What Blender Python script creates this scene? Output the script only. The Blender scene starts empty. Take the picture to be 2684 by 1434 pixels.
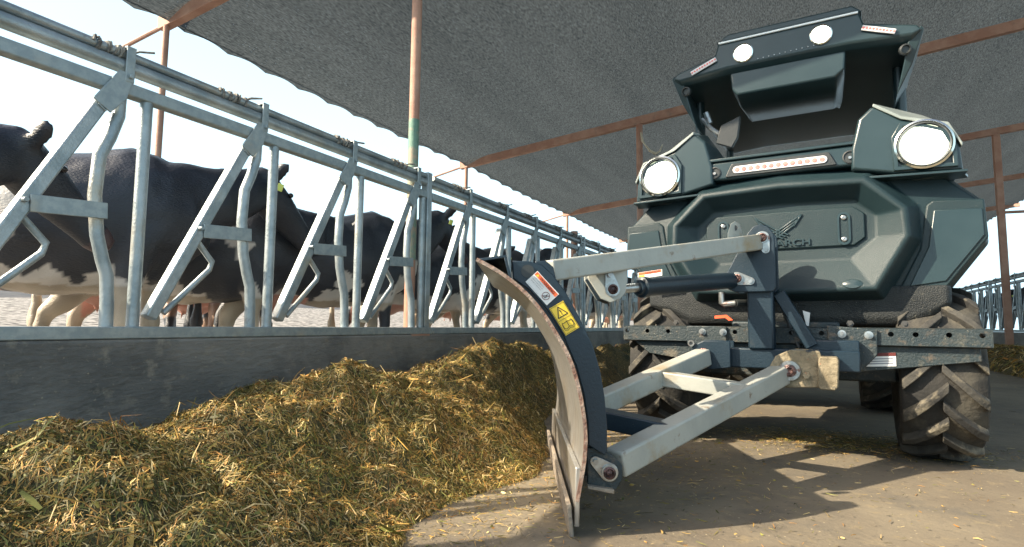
import bpy, bmesh, math, random
import numpy as np
from mathutils import Vector, Matrix, noise
random.seed(7); rng = np.random.default_rng(7)
R = math.radians
scene = bpy.context.scene
COL = scene.collection

# ------------------------------------------------------------------ camera
W_PX, F_PX, CAMZ = 2684.0, 1500.0, 0.58
_Y = Vector((765, -143, -1500)).normalized()          # the alley's direction seen by the camera
_Z = Vector((.0105, 1, -.09)); _Z = (_Z - _Y * _Z.dot(_Y)).normalized()
_X = _Y.cross(_Z)
RCAM = Matrix((_X, _Y, _Z))
cam_d = bpy.data.cameras.new("camera"); cam = bpy.data.objects.new("camera", cam_d); COL.objects.link(cam)
cam_d.sensor_width = 36; cam_d.lens = 36 * F_PX / W_PX
cam_d.clip_start = .02; cam_d.clip_end = 600
cam.matrix_world = Matrix.Translation((0, 0, CAMZ)) @ RCAM.to_4x4()
scene.camera = cam
cam_d.dof.use_dof = False

# ------------------------------------------------------------------ light
SUN_EL = 34.5
SDIR = Vector((-.745, -.667, 0)).normalized() * math.cos(R(SUN_EL)) + Vector((0, 0, math.sin(R(SUN_EL))))
sun_d = bpy.data.lights.new("sun", 'SUN'); sun = bpy.data.objects.new("sun", sun_d); COL.objects.link(sun)
sun_d.energy = 4.3; sun_d.angle = R(.5); sun_d.color = (1, .86, .66)
sun.rotation_euler = SDIR.to_track_quat('Z', 'Y').to_euler()
wd = bpy.data.worlds.new("World"); scene.world = wd; wd.use_nodes = True
wn = wd.node_tree.nodes; bg = wn["Background"]
sky = wn.new("ShaderNodeTexSky"); sky.sky_type = 'NISHITA'; sky.sun_disc = False
sky.sun_elevation = R(SUN_EL); sky.sun_rotation = math.atan2(SDIR.x, SDIR.y)
sky.dust_density = 7.0; sky.air_density = 1.0; sky.ozone_density = 1.0
# thin bright haze low over the horizon, clearing towards the zenith
WL = wd.node_tree.links; wt = wn.new("ShaderNodeTexCoord"); wx = wn.new("ShaderNodeSeparateXYZ"); WL.new(wt.outputs['Generated'], wx.inputs[0])
wr = wn.new("ShaderNodeMapRange"); wr.interpolation_type = 'SMOOTHSTEP'; wr.inputs[1].default_value = .82; wr.inputs[2].default_value = .18; WL.new(wx.outputs[2], wr.inputs[0])
wm = wn.new("ShaderNodeMix"); wm.data_type = 'RGBA'; WL.new(wr.outputs[0], wm.inputs[0]); WL.new(sky.outputs[0], wm.inputs[6]); wm.inputs[7].default_value = (3.7, 5.2, 6.0, 1)
WL.new(wm.outputs[2], bg.inputs[0]); bg.inputs[1].default_value = .10
vs = scene.view_settings; vs.view_transform = 'Standard'; vs.look = 'None'; vs.gamma = 1; vs.use_curve_mapping = False
vs.exposure = 1.5

# ------------------------------------------------------------------ pixel-to-space helpers (2575 px wide view of the photo)
S = 2684 / 2575
CAMV = Vector((0, 0, CAMZ))
FF = (RCAM @ Vector((0, 0, -1))); FF.z = 0; FF.normalize(); RR = Vector((FF.y, -FF.x, 0))
def ray(dx, dy): return RCAM @ Vector((dx * S - 1342, -(dy * S - 717), -F_PX))
def onp(dx, dy, p0, n):
    r = ray(dx, dy); return CAMV + r * ((Vector(p0) - CAMV).dot(n) / r.dot(n))
def atX(dx, dy, x): return onp(dx, dy, (x, 0, 0), Vector((1, 0, 0)))
def atD(dx, dy, d): return onp(dx, dy, FF * d, FF)
TROT = R(-3.3); TO = Vector((-.091, 2.883, 0))
FT = Matrix.Translation(TO) @ Matrix.Rotation(TROT, 4, 'Z')   # tractor frame
FTI = FT.inverted()
TY = (FT.to_3x3() @ Vector((0, 1, 0)))
def atT(dx, dy, ly): return FTI @ onp(dx, dy, TO + TY * ly, TY)

# ------------------------------------------------------------------ materials
MATS = {}
def mat(name, c1, c2=None, scale=6, rough=.6, metal=0, bump=0, bscale=60, dirt=None, stretch=None, spec=.5, detail=6, lo=.4, hi=.6, rvar=.0, coat=0, chips=None):
    m = bpy.data.materials.new(name); m.use_nodes = True; nt = m.node_tree; N = nt.nodes; L = nt.links
    b = N["Principled BSDF"]; b.inputs['Roughness'].default_value = rough; b.inputs['Metallic'].default_value = metal
    b.inputs['Specular IOR Level'].default_value = spec
    if coat: b.inputs['Coat Weight'].default_value = coat; b.inputs['Coat Roughness'].default_value = .15
    tc = N.new('ShaderNodeTexCoord'); vec = tc.outputs['Object']
    if stretch:
        mp = N.new('ShaderNodeMapping'); mp.inputs['Scale'].default_value = stretch; L.new(vec, mp.inputs[0]); svec = mp.outputs[0]
    else: svec = vec
    def nz(sc, v, det=detail, ro=.6):
        n = N.new('ShaderNodeTexNoise'); n.inputs['Scale'].default_value = sc; n.inputs['Detail'].default_value = det
        n.inputs['Roughness'].default_value = ro; L.new(v, n.inputs['Vector']); return n.outputs['Fac']
    def ramp(f, a, c):
        r = N.new('ShaderNodeMapRange'); r.inputs[1].default_value = a; r.inputs[2].default_value = c; L.new(f, r.inputs[0]); return r.outputs[0]
    def mix(f, a, c):
        x = N.new('ShaderNodeMix'); x.data_type = 'RGBA'; L.new(f, x.inputs[0])
        for s, v in ((x.inputs[6], a), (x.inputs[7], c)):
            if hasattr(v, 'links'): L.new(v, s)
            else: s.default_value = (*v, 1)
        return x.outputs[2]
    col = None
    if c2 is not None: col = mix(ramp(nz(scale, svec), lo, hi), c1, c2)
    for (dc, ds, dlo, dhi) in (dirt or []):
        col = mix(ramp(nz(ds, vec, 8, .65), dlo, dhi), col if col is not None else c1, dc)
    if chips:                                           # small specks of dust and chaff
        v = N.new('ShaderNodeTexVoronoi'); v.inputs['Scale'].default_value = chips[1]; L.new(vec, v.inputs['Vector'])
        r = ramp(v.outputs['Distance'], chips[2], chips[2] - .06)
        m2 = N.new('ShaderNodeMath'); m2.operation = 'MULTIPLY'; L.new(r, m2.inputs[0]); L.new(ramp(nz(9, vec), .45, .6), m2.inputs[1])
        col = mix(m2.outputs[0], col if col is not None else c1, chips[0])
    if col is None: b.inputs['Base Color'].default_value = (*c1, 1)
    else: L.new(col, b.inputs['Base Color'])
    if rvar:
        r = N.new('ShaderNodeMapRange'); r.inputs[3].default_value = rough - rvar; r.inputs[4].default_value = rough + rvar
        L.new(nz(scale * 2.3, svec), r.inputs[0]); L.new(r.outputs[0], b.inputs['Roughness'])
    if bump:
        bp = N.new('ShaderNodeBump'); bp.inputs['Strength'].default_value = bump; bp.inputs['Distance'].default_value = .01
        L.new(nz(bscale, svec, 4), bp.inputs['Height']); L.new(bp.outputs[0], b.inputs['Normal'])
    MATS[name] = m; return m
def emit(name, c, s):
    m = bpy.data.materials.new(name); m.use_nodes = True; b = m.node_tree.nodes["Principled BSDF"]
    b.inputs['Base Color'].default_value = (.8, .8, .8, 1); b.inputs['Emission Color'].default_value = (*c, 1); b.inputs['Emission Strength'].default_value = s
    MATS[name] = m; return m
def attrmat(name, rough=.7, bump=0, bscale=80, transl=0, stretch=(1, 1, 1), spec=.3):
    m = bpy.data.materials.new(name); m.use_nodes = True; nt = m.node_tree; N = nt.nodes; L = nt.links
    b = N["Principled BSDF"]; b.inputs['Roughness'].default_value = rough; b.inputs['Specular IOR Level'].default_value = spec
    a = N.new('ShaderNodeAttribute'); a.attribute_name = 'Col'; L.new(a.outputs['Color'], b.inputs['Base Color'])
    if bump:
        tc = N.new('ShaderNodeTexCoord'); mp = N.new('ShaderNodeMapping'); mp.inputs['Scale'].default_value = stretch; L.new(tc.outputs['Object'], mp.inputs[0])
        n = N.new('ShaderNodeTexNoise'); n.inputs['Scale'].default_value = bscale; n.inputs['Detail'].default_value = 5; L.new(mp.outputs[0], n.inputs['Vector'])
        bp = N.new('ShaderNodeBump'); bp.inputs['Strength'].default_value = bump; bp.inputs['Distance'].default_value = .01
        L.new(n.outputs['Fac'], bp.inputs['Height']); L.new(bp.outputs[0], b.inputs['Normal'])
    MATS[name] = m; return m

DUST = (.30, .24, .15); MUD = (.33, .26, .15)
GALV = mat('galvanised', (.25, .295, .31), (.38, .42, .43), 9, .42, .5, .25, 90, dirt=[((.40, .35, .26), 3.2, .55, .75), ((.12, .10, .07), 7, .66, .78)], rvar=.12)
GALVP = mat('galvanised_plate', (.26, .31, .325), (.34, .385, .39), 30, .5, .4, .1, 60, dirt=[((.40, .35, .27), 4, .58, .8)])
PRIMER = mat('rusty_primer', (.34, .18, .125), (.42, .25, .18), 5, .75, 0, .2, 40, dirt=[((.20, .15, .12), 6, .58, .75)])
GREENP = mat('green_paint', (.10, .20, .15), (.15, .25, .19), 8, .6, 0, .2, 40, dirt=[((.34, .24, .17), 5, .44, .58)])
CONC = mat('dark_concrete', (.14, .138, .13), (.22, .21, .19), 3.2, .85, 0, 1.0, 38, dirt=[((.075, .076, .075), 1.6, .50, .68), ((.27, .245, .20), 13, .56, .74), ((.26, .23, .18), 60, .62, .7)], stretch=(1, .35, 1), chips=((.30, .27, .21), 30, .12))
PLAST = mat('moulded_plastic', (.010, .024, .029), (.015, .031, .036), 3, .42, 0, .25, 320, dirt=[((.06, .062, .055), 5, .66, .95)], spec=.35, chips=((.28, .26, .2), 55, .07))
PLAST2 = mat('smooth_plastic', (.014, .030, .035), (.02, .038, .043), 3, .30, 0, .06, 200, spec=.55)
PLBLK = mat('black_plastic', (.018, .022, .024), (.03, .034, .034), 6, .45, 0, .1, 90)
PLDRT = mat('dusty_black_plastic', (.010, .014, .016), (.022, .026, .026), 10, .6, 0, .8, 160, dirt=[((.10, .095, .075), 40, .60, .80)], chips=((.26, .24, .18), 80, .12))
LIPM = mat('lit_pale_plastic', (.20, .23, .22), (.26, .29, .275), 4, .42, 0, .12, 240)  # lighter than the other plastic: highlight on the pod tops put into the colour
NAVY = mat('navy_steel', (.006, .018, .030), (.009, .023, .037), 4, .40, .1, .15, 120, dirt=[((.07, .07, .065), 9, .66, .9)], chips=((.28, .27, .23), 80, .08), rvar=.08)
FRAMEM = mat('chassis_steel', (.014, .026, .032), (.022, .034, .038), 6, .5, .1, .4, 110, dirt=[((.13, .12, .09), 7, .56, .74), ((.10, .08, .06), 24, .55, .7)], chips=((.34, .30, .22), 70, .14))
ARMG = mat('grey_arm_paint', (.30, .315, .29), (.36, .37, .335), 4, .45, .05, .12, 60, dirt=[((.28, .22, .13), 5, .56, .74), ((.17, .12, .08), 17, .64, .72)])
RUSTY = mat('muddy_rusty_steel', (.15, .125, .08), (.25, .21, .14), 14, .9, 0, 1.0, 42, dirt=[((.42, .12, .05), 9, .60, .64), ((.03, .04, .05), 11, .60, .66)])
CHROME = mat('bright_zinc', (.42, .44, .44), (.30, .30, .29), 30, .32, .85, .1, 60, dirt=[((.20, .12, .10), 28, .58, .66)])
GREASE = mat('greasy_pin', (.04, .025, .025), (.16, .09, .08), 40, .3, .5, .8, 60)
WORN = mat('worn_blade_steel', (.50, .49, .46), (.36, .35, .33), 9, .36, .75, .05, 60, dirt=[((.42, .36, .28), 3.2, .50, .66), ((.20, .19, .175), 6, .62, .78)], stretch=(7, 7, 1.1), rvar=.12)
EDGE = mat('blade_cutting_edge', (.30, .25, .19), (.19, .17, .15), 16, .75, .2, .8, 60, dirt=[((.30, .17, .10), 10, .58, .66), ((.05, .045, .04), 22, .62, .68)])
TYRE = mat('tyre_rubber', (.015, .016, .016), (.026, .025, .023), 7, .85, 0, .5, 50, dirt=[((.085, .078, .06), 5, .50, .72)])
LUG = mat('lug_rubber', (.055, .052, .044), (.02, .02, .019), 6, .85, 0, .5, 50, dirt=[((.20, .175, .125), 9, .54, .70)])
RIM = mat('rim_paint', (.05, .05, .05), (.09, .09, .085), 5, .5, .3, .1)
RED = mat('orange_red_label', (.66, .10, .025), (.70, .13, .03), 8, .5)
DKRED = mat('dark_red_print', (.10, .012, .01)); INK = mat('black_print', (.012, .012, .012)); GREYINK = mat('grey_print', (.16, .17, .2))
WHITE = mat('label_white', (.62, .63, .62), (.70, .70, .68), 12, .4); YEL = mat('label_yellow', (.72, .50, .03), (.76, .55, .05), 8, .4)
REDLED = mat('red_led_lens', (.62, .16, .14), (.70, .24, .21), 60, .2); CLEARL = mat('pale_lens', (.62, .60, .60), (.7, .66, .66), 40, .15)
LAMP = emit('lamp_light', (1, 1, .90), 4.0); LAMP2 = emit('work_lamp_light', (.90, 1, 1), 5.0); LAMPG = emit('lamp_outer_glow', (.85, .95, .55), .55)
REFL = mat('lamp_reflector', (.75, .77, .70), None, rough=.12, metal=1)
TRIM = mat('white_trim', (.78, .80, .80), None, rough=.3)
ROPE = mat('rope', (.45, .40, .30), (.6, .55, .42), 60, .9)
TAGM = mat('ear_tag', (.55, .60, .12), None, rough=.5); TAGG = mat('green_ear_tag', (.10, .25, .08), None, rough=.5)
TWINE = mat('twine', (.10, .095, .09), (.30, .28, .24), 30, .9)
EYE = mat('cow_eye', (.01, .008, .008), None, rough=.08)
SEATM = mat('seat_vinyl', (.03, .03, .03), (.05, .05, .05), 9, .5)
HIDE = attrmat('cow_hide', .42, .5, 60, spec=.6, stretch=(1, 1, 3))
STRAW = attrmat('chopped_feed', .6, 0, spec=.25)
EARTHFEED = mat('packed_feed', (.045, .042, .018), (.13, .10, .038), 60, .95, 0, 1.0, 120, dirt=[((.22, .15, .055), 90, .54, .62), ((.03, .035, .014), 6, .52, .66)])

def ground_mat():
    m = mat('alley_concrete', (.128, .105, .074), (.175, .147, .102), 1.3, .86, 0, .35, 45,
            dirt=[((.085, .078, .066), 2.4, .54, .72), ((.215, .17, .10), 14, .56, .72), ((.05, .046, .038), 30, .60, .70), ((.072, .065, .052), .9, .54, .64)], chips=((.42, .35, .22), 38, .13))
    return m
GROUND = ground_mat()
GRAVEL = mat('yard_gravel', (.30, .285, .265), (.06, .056, .052), 9, .9, 0, 1.0, 14, detail=3, lo=.42, hi=.62)
BERMM = mat('berm_earth', (.04, .045, .055), (.07, .07, .075), 2, .9)

def net_mat():
    m = bpy.data.materials.new('shade_cloth'); m.use_nodes = True; nt = m.node_tree; N = nt.nodes; L = nt.links
    out = N['Material Output']; N.remove(N['Principled BSDF'])
    tc = N.new('ShaderNodeTexCoord')
    mp = N.new('ShaderNodeMapping'); mp.inputs['Scale'].default_value = (1.5, .25, 1); L.new(tc.outputs['Object'], mp.inputs[0])
    n1 = N.new('ShaderNodeTexNoise'); n1.inputs['Scale'].default_value = 90; n1.inputs['Detail'].default_value = 2; L.new(mp.outputs[0], n1.inputs['Vector'])
    mp2 = N.new('ShaderNodeMapping'); mp2.inputs['Scale'].default_value = (1.1, .12, 1); mp2.inputs['Rotation'].default_value = (0, 0, R(4)); L.new(tc.outputs['Object'], mp2.inputs[0])
    n2 = N.new('ShaderNodeTexNoise'); n2.inputs['Scale'].default_value = 2.2; n2.inputs['Detail'].default_value = 5; L.new(mp2.outputs[0], n2.inputs['Vector'])  # streak bands along the cloth: shading of folds put into the colour
    n2r = N.new('ShaderNodeMapRange'); n2r.inputs[3].default_value = .38; n2r.inputs[4].default_value = .62; L.new(n2.outputs[0], n2r.inputs[0])
    mu = N.new('ShaderNodeMath'); mu.operation = 'MULTIPLY'; L.new(n1.outputs[0], mu.inputs[0]); L.new(n2r.outputs[0], mu.inputs[1])
    r = N.new('ShaderNodeMapRange'); r.inputs[1].default_value = .12; r.inputs[2].default_value = .42; L.new(mu.outputs[0], r.inputs[0])
    mx = N.new('ShaderNodeMix'); mx.data_type = 'RGBA'; L.new(r.outputs[0], mx.inputs[0])
    mx.inputs[6].default_value = (.014, .018, .020, 1); mx.inputs[7].default_value = (.108, .124, .132, 1)
    d = N.new('ShaderNodeBsdfDiffuse'); L.new(mx.outputs[2], d.inputs[0])
    t = N.new('ShaderNodeBsdfTranslucent'); L.new(mx.outputs[2], t.inputs[0])
    ms = N.new('ShaderNodeMixShader'); ms.inputs[0].default_value = .42; L.new(d.outputs[0], ms.inputs[1]); L.new(t.outputs[0], ms.inputs[2])
    tr = N.new('ShaderNodeBsdfTransparent'); v = N.new('ShaderNodeTexVoronoi'); v.inputs['Scale'].default_value = 30; L.new(tc.outputs['Object'], v.inputs['Vector'])
    r2 = N.new('ShaderNodeMapRange'); r2.inputs[1].default_value = .10; r2.inputs[2].default_value = .05; L.new(v.outputs['Distance'], r2.inputs[0])
    r3 = N.new('ShaderNodeMath'); r3.operation = 'MULTIPLY_ADD'; r3.inputs[1].default_value = .5; r3.inputs[2].default_value = .012; L.new(r2.outputs[0], r3.inputs[0])
    m2 = N.new('ShaderNodeMixShader'); L.new(r3.outputs[0], m2.inputs[0]); L.new(ms.outputs[0], m2.inputs[1]); L.new(tr.outputs[0], m2.inputs[2])
    L.new(m2.outputs[0], out.inputs[0]); return m
NET = net_mat()

# ------------------------------------------------------------------ mesh builder
FRAMES = {}
I4 = Matrix.Identity(4)
def orth(d, up=(0, 0, 1)):
    d = Vector(d).normalized(); up = Vector(up)
    if abs(d.dot(up.normalized())) > .98: up = Vector((0, 1, 0)) if abs(d.y) < .9 else Vector((1, 0, 0))
    s = d.cross(up).normalized(); return d, s, s.cross(d).normalized()
class MB:
    """gathers shapes for ONE mesh; coordinates are in the frame f (default: world)"""
    def __init__(self, f=None): self.v = []; self.f = []; self.fr = f or I4
    def add(self, vs, fs):
        n = len(self.v); self.v += [Vector(p) for p in vs]; self.f += [tuple(i + n for i in q) for q in fs]; return self
    def hexa(self, lo, hi):                             # two quads
        return self.add(list(lo) + list(hi), [(3, 2, 1, 0), (4, 5, 6, 7)] + [(i, (i + 1) % 4, (i + 1) % 4 + 4, i + 4) for i in range(4)])
    def box(self, c, s, rot=None):
        x, y, z = [k / 2 for k in s]; m = rot or Matrix.Identity(3); c = Vector(c)
        P = lambda a, b, d: c + m @ Vector((a * x, b * y, d * z))
        return self.hexa([P(-1, -1, -1), P(1, -1, -1), P(1, 1, -1), P(-1, 1, -1)], [P(-1, -1, 1), P(1, -1, 1), P(1, 1, 1), P(-1, 1, 1)])
    def bar(self, a, b, w, h, up=(0, 0, 1)):
        a = Vector(a); b = Vector(b); d, s, u = orth(b - a, up); s = s * w / 2; u = u * h / 2
        return self.hexa([a - s - u, a + s - u, a + s + u, a - s + u], [b - s - u, b + s - u, b + s + u, b - s + u])
    def tube(self, pts, r, n=12, cap=True, r2=None):
        pts = [Vector(p) for p in pts]; rs = r if isinstance(r, (list, tuple)) else [r] * len(pts); rings = []
        pd = None
        for i, p in enumerate(pts):
            d = (pts[min(i + 1, len(pts) - 1)] - pts[max(i - 1, 0)])
            d, s, u = orth(d, pd or (0, 0, 1)); pd = u
            rings.append([p + (s * math.cos(t) + u * math.sin(t)) * rs[i] for t in [2 * math.pi * k / n for k in range(n)]])
        return self.loft(rings, cap)
    def loft(self, rings, cap=True, closed=True):
        n = len(rings[0]); b = len(self.v); vs = [p for r in rings for p in r]; fs = []
        for i in range(len(rings) - 1):
            for k in range(n if closed else n - 1):
                j = (k + 1) % n; fs.append((i * n + k, i * n + j, (i + 1) * n + j, (i + 1) * n + k))
        if cap: fs += [tuple(range(n))[::-1], tuple((len(rings) - 1) * n + k for k in range(n))]
        return self.add(vs, fs)
    def prism(self, poly, off):                         # 3-D polygon pushed along off
        off = Vector(off); n = len(poly); poly = [Vector(p) for p in poly]
        return self.add(poly + [p + off for p in poly], [tuple(range(n))[::-1], tuple(range(n, 2 * n))] + [(i, (i + 1) % n, (i + 1) % n + n, i + n) for i in range(n)])
    def cyl(self, a, b, r, n=20): return self.tube([a, b], r, n)
    def lathe(self, c, axis, prof, n=32, up=(0, 0, 1)): # prof: (distance along axis, radius)
        c = Vector(c); d, s, u = orth(axis, up)
        return self.loft([[c + d * a + (s * math.cos(t) + u * math.sin(t)) * max(r, 1e-4) for t in [2 * math.pi * k / n for k in range(n)]] for a, r in prof])
    def build(self, name, m, parent=None, smooth=None, bevel=0, seg=2, bang=30):
        fr = FRAMES.get(parent.name, I4) if parent else I4
        M4 = fr.inverted() @ self.fr
        me = bpy.data.meshes.new(name); me.from_pydata([M4 @ v for v in self.v], [], self.f); me.validate()
        bm = bmesh.new(); bm.from_mesh(me); bmesh.ops.recalc_face_normals(bm, faces=bm.faces); bm.to_mesh(me); bm.free()
        if smooth is not None:
            me.shade_smooth(); me.set_sharp_from_angle(angle=R(smooth))
        me.materials.append(m); o = bpy.data.objects.new(name, me); COL.objects.link(o)
        if parent: o.parent = parent; FRAMES[o.name] = fr
        if bevel:
            b = o.modifiers.new('bevel', 'BEVEL'); b.width = bevel; b.segments = seg; b.limit_method = 'ANGLE'; b.angle_limit = R(bang); b.harden_normals = False
            if smooth is None: me.shade_smooth(); me.set_sharp_from_angle(angle=R(50))
        return o
def tag(o, label=None, cat=None, group=None, kind=None):
    for k, v in (('label', label), ('category', cat), ('group', group), ('kind', kind)):
        if v: o[k] = v
    return o
def thing(name, label, cat, frame=None, group=None):
    o = bpy.data.objects.new(name, None); o.empty_display_size = .1; COL.objects.link(o)
    o.matrix_basis = frame or I4; FRAMES[o.name] = frame or I4; return tag(o, label, cat, group)
def copy_tree(o, parent=None):
    c = o.copy(); COL.objects.link(c)
    if parent: c.parent = parent
    for ch in list(o.children): copy_tree(ch, c)
    return c
def Tr(x, y, z=0, rz=0): return Matrix.Translation((x, y, z)) @ Matrix.Rotation(rz, 4, 'Z')

def textmesh(mb, body, origin, u, v, height, depth=.0006, width=None, bold=0):
    """adds lettering lying on the plane (origin,u,v) to the builder"""
    cu = bpy.data.curves.new('t', 'FONT'); cu.body = body; cu.size = 1; cu.extrude = 0; cu.offset = bold; cu.resolution_u = 3
    o = bpy.data.objects.new('t', cu); COL.objects.link(o); dg = bpy.context.evaluated_depsgraph_get(); dg.update()
    me = o.evaluated_get(dg).to_mesh()
    vs = [p.co.copy() for p in me.vertices]; fs = [tuple(p.vertices) for p in me.polygons]
    x0 = min(p.x for p in vs); x1 = max(p.x for p in vs); y0 = min(p.y for p in vs); y1 = max(p.y for p in vs)
    k = height / (y1 - y0); kx = (width / (x1 - x0)) if width else k
    u = Vector(u).normalized(); v = Vector(v).normalized(); n = u.cross(v)
    P = [Vector(origin) + u * ((p.x - x0) * kx) + v * ((p.y - y0) * k) for p in vs]
    if depth < .001: mb.add([p + n * depth for p in P], fs)
    else:
        nn = len(P); ed = {}
        for f in fs:
            for i in range(len(f)):
                e = (f[i], f[(i + 1) % len(f)]); ed[e] = 1
        mb.add([p for p in P] + [p + n * depth for p in P], [tuple(i + nn for i in f) for f in fs] + [(a, b, b + nn, a + nn) for a, b in ed if (b, a) not in ed])
    o.evaluated_get(dg).to_mesh_clear(); bpy.data.objects.remove(o); bpy.data.curves.remove(cu)

# ================================================================== SETTING
g = MB(); g.add([(-2.42, -6, 0), (60, -6, 0), (60, 160, 0), (-2.42, 160, 0)], [(0, 1, 2, 3)])
# slightly uneven near part
def grid(name, xs, ys, zf, m, kind=None, parent=None):
    X, Y = np.meshgrid(xs, ys); nx, ny = len(xs), len(ys)
    vs = [(float(x), float(y), zf(float(x), float(y))) for x, y in zip(X.ravel(), Y.ravel())]
    fs = [(j * nx + i, j * nx + i + 1, (j + 1) * nx + i + 1, (j + 1) * nx + i) for j in range(ny - 1) for i in range(nx - 1)]
    me = bpy.data.meshes.new(name); me.from_pydata(vs, [], fs); me.shade_smooth(); me.materials.append(m)
    o = bpy.data.objects.new(name, me); COL.objects.link(o)
    if kind: o['kind'] = kind
    if parent: o.parent = parent
    return o
tag(g.build('ground', GROUND), kind='structure')
def yardz(x, y):
    d = -x - 2.4; t = min(max((d - 2.5) / 14, 0), 1)
    return .12 + 1.08 * t ** .8 + (.05 * noise.noise(Vector((x * .5, y * .5, 3))) + .03 * noise.noise(Vector((x * 2.1, y * 2.1, 1)))) * min(1, max(0, (d - 1.5)))
grid('yard_ground', np.linspace(-19.5, -2.40, 60), np.linspace(-12, 90, 200), yardz, GRAVEL, 'structure')
grid('far_berm', np.linspace(-60, -19.2, 24), np.linspace(-40, 150, 60), lambda x, y: 1.0 + .55 * min(1, max(0, (-x - 19.2) / 4)) + .12 * noise.noise(Vector((x * .2, y * .2, 0))), BERMM, 'structure')
grid('right_yard_ground', np.linspace(3.72, 40, 20), np.linspace(2, 90, 40), lambda x, y: .10 + .02 * noise.noise(Vector((x, y, 0))), GRAVEL, 'structure')

# feed bunk walls
w = MB(); w.box((-2.31, 30, .2575), (.22, 74, .515))
bw = w.build('feed_bunk_wall', CONC, bevel=.012); tag(bw, 'long dark concrete bunk wall under the left headlock fence beside the cows', 'wall')
# a surface crack line along the left wall
w = MB(); w.box((3.61, 34, .27), (.22, 66, .54)); tag(w.build('feed_bunk_wall', CONC, bevel=.012), 'low concrete bunk wall under the far right headlock fence', 'wall')

# shade roof -------------------------------------------------------
def roofz(x): return 3.33 + .1015 * (x + 4.93)
RAFT = [2.95, 8.0, 12.6, 17.3, 22.0, 27.0, 32.0, 37.0]
Y0R = 2.2
def net():
    xs = list(np.linspace(-4.93, 5.75, 46)); ys = list(np.arange(Y0R, 40, .055)); TIE = .44
    vs = []; fs = []
    for y in ys:
        ph = (y / TIE) % 1; sc = math.sin(math.pi * ph)
        for i, x in enumerate(xs):
            seg = min(abs(y - r) for r in RAFT)
            sag = -.04 * math.sin(min(seg, 2.3) / 2.3 * math.pi / 2) - .004 * noise.noise(Vector((x * .9, y * .35, 0)))
            wr = .004 * noise.noise(Vector((x * 3.0, y * .6, 7)))
            e = max(0, 1 - (x + 4.93) / .7); e2 = max(0, 1 - (5.75 - x) / .7)
            z = roofz(x) + sag + wr - .13 * e ** 2 + .018 * sc * e ** 2 - .1 * e2 ** 2 + .03 * sc * e2 ** 2
            vs.append((x - .02 * sc * (i == len(xs) - 1) + .03 * sc * (i == 0), y, z))
    n = len(xs)
    for j in range(len(ys) - 1):
        for i in range(n - 1): fs.append((j * n + i, j * n + i + 1, (j + 1) * n + i + 1, (j + 1) * n + i))
    me = bpy.data.meshes.new('shade_net'); me.from_pydata(vs, [], fs); me.shade_smooth(); me.materials.append(NET)
    return me
roof = thing('shade_roof', 'dark woven shade cloth roof on rusty steel rafters over the feed alley', 'roof')
o = bpy.data.objects.new('shade_net', net()); COL.objects.link(o); o.parent = roof
for i, y in enumerate(RAFT):
    b = MB(); b.bar((-5.06, y, roofz(-5.06) - .085), (5.9, y, roofz(5.9) - .085), .075, .12); b.build('rafter', PRIMER, roof, bevel=.006)
    if i < 3:
        b = MB(); b.cyl((-5.05, y, 3.21), (-5.75, y - .1, 3.03), .018, 8); b.build('rafter_stub', PRIMER, roof, smooth=40)
b = MB(); b.tube([(-4.90, y, 3.215 + (0.008 if k % 2 else 0)) for k, y in enumerate(np.arange(Y0R, 40, .44))], .006, 6); b.build('eave_cable', GALV, roof, smooth=40)
def post(x, y, z1, r, label, rect=False, z0=0, extra=None):
    t = thing('shade_post', label, 'post', Tr(x, y, z0), 'steel posts carrying the shade roof')
    m = MB(Tr(x, y, 0))
    if rect: m.box((0, 0, (z1 + z0) / 2), (.10, .10, z1 - z0))
    else: m.cyl((0, 0, z0), (0, 0, z1), r, 18)
    m.build('shaft', PRIMER, t, smooth=40, bevel=.006 if rect else 0)
    m = MB(Tr(x, y, 0)); m.box((0, 0, z0 + .01), (.2, .2, .02)); m.build('base_plate', PRIMER, t, bevel=.004)
    if extra:
        m = MB(Tr(x, y, 0)); m.lathe((0, 0, extra[0]), (0, 0, 1), [(0, r + .0015), (extra[1] - extra[0], r + .0015)], 18); m.build('painted_band', GREENP, t, smooth=40)
    return t
post(-2.30, 3.04, roofz(-2.3) - .14, .034, 'thick rusty steel post with green paint rising from the fence beside the second panel', z0=.5, extra=(1.0, 1.95))
post(-2.32, 6.13, 1.66, .04, 'short brown post stub just topping the fence pipe beyond the blade', z0=.5)
post(-2.03, 8.0, roofz(-2.03) - .14, .045, 'slim rusty post under the second rafter, just left of the left headlamp')
post(-4.95, 2.93, roofz(-4.95) - .14, .026, 'thin rusty eave post standing in the yard at the far left', z0=.1)
post(-4.95, 8.0, roofz(-4.95) - .14, .03, 'thin rusty eave post in the yard right of the thick central post', z0=.1)
post(-4.95, 12.6, roofz(-4.95) - .14, .03, 'farthest thin eave post of the left yard, seen above the fence near the blade', z0=.1)
post(3.12, 12.6, roofz(3.12) - .14, .06, 'square brown roof post by the right headlock fence', rect=True)
post(5.6, 12.9, 2.9, .03, 'thin post behind the right fence at the picture edge', z0=.1)
post(5.6, 19.5, 3.2, .035, 'thin distant post showing between tractor and right roof post', z0=.1)
t = MB(); t.tube([(3.17, 12.62, 2.62), (5.6, 12.9, 2.62)], .025, 8); tag(t.build('brace_pipe', PRIMER, smooth=40), 'thin brown pipe running level from the square right post', 'pipe')
t = MB(); t.tube([(-2.0, 7.96, 3.35), (-1.97, 7.93, 3.22), (-1.93, 7.9, 3.15), (-1.86, 7.9, 3.05), (-1.78, 7.92, 3.0), (-1.72, 7.92, 3.03), (-1.68, 7.9, 3.12)], [.012, .02, .01, .018, .022, .012, .006], 7)
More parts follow.
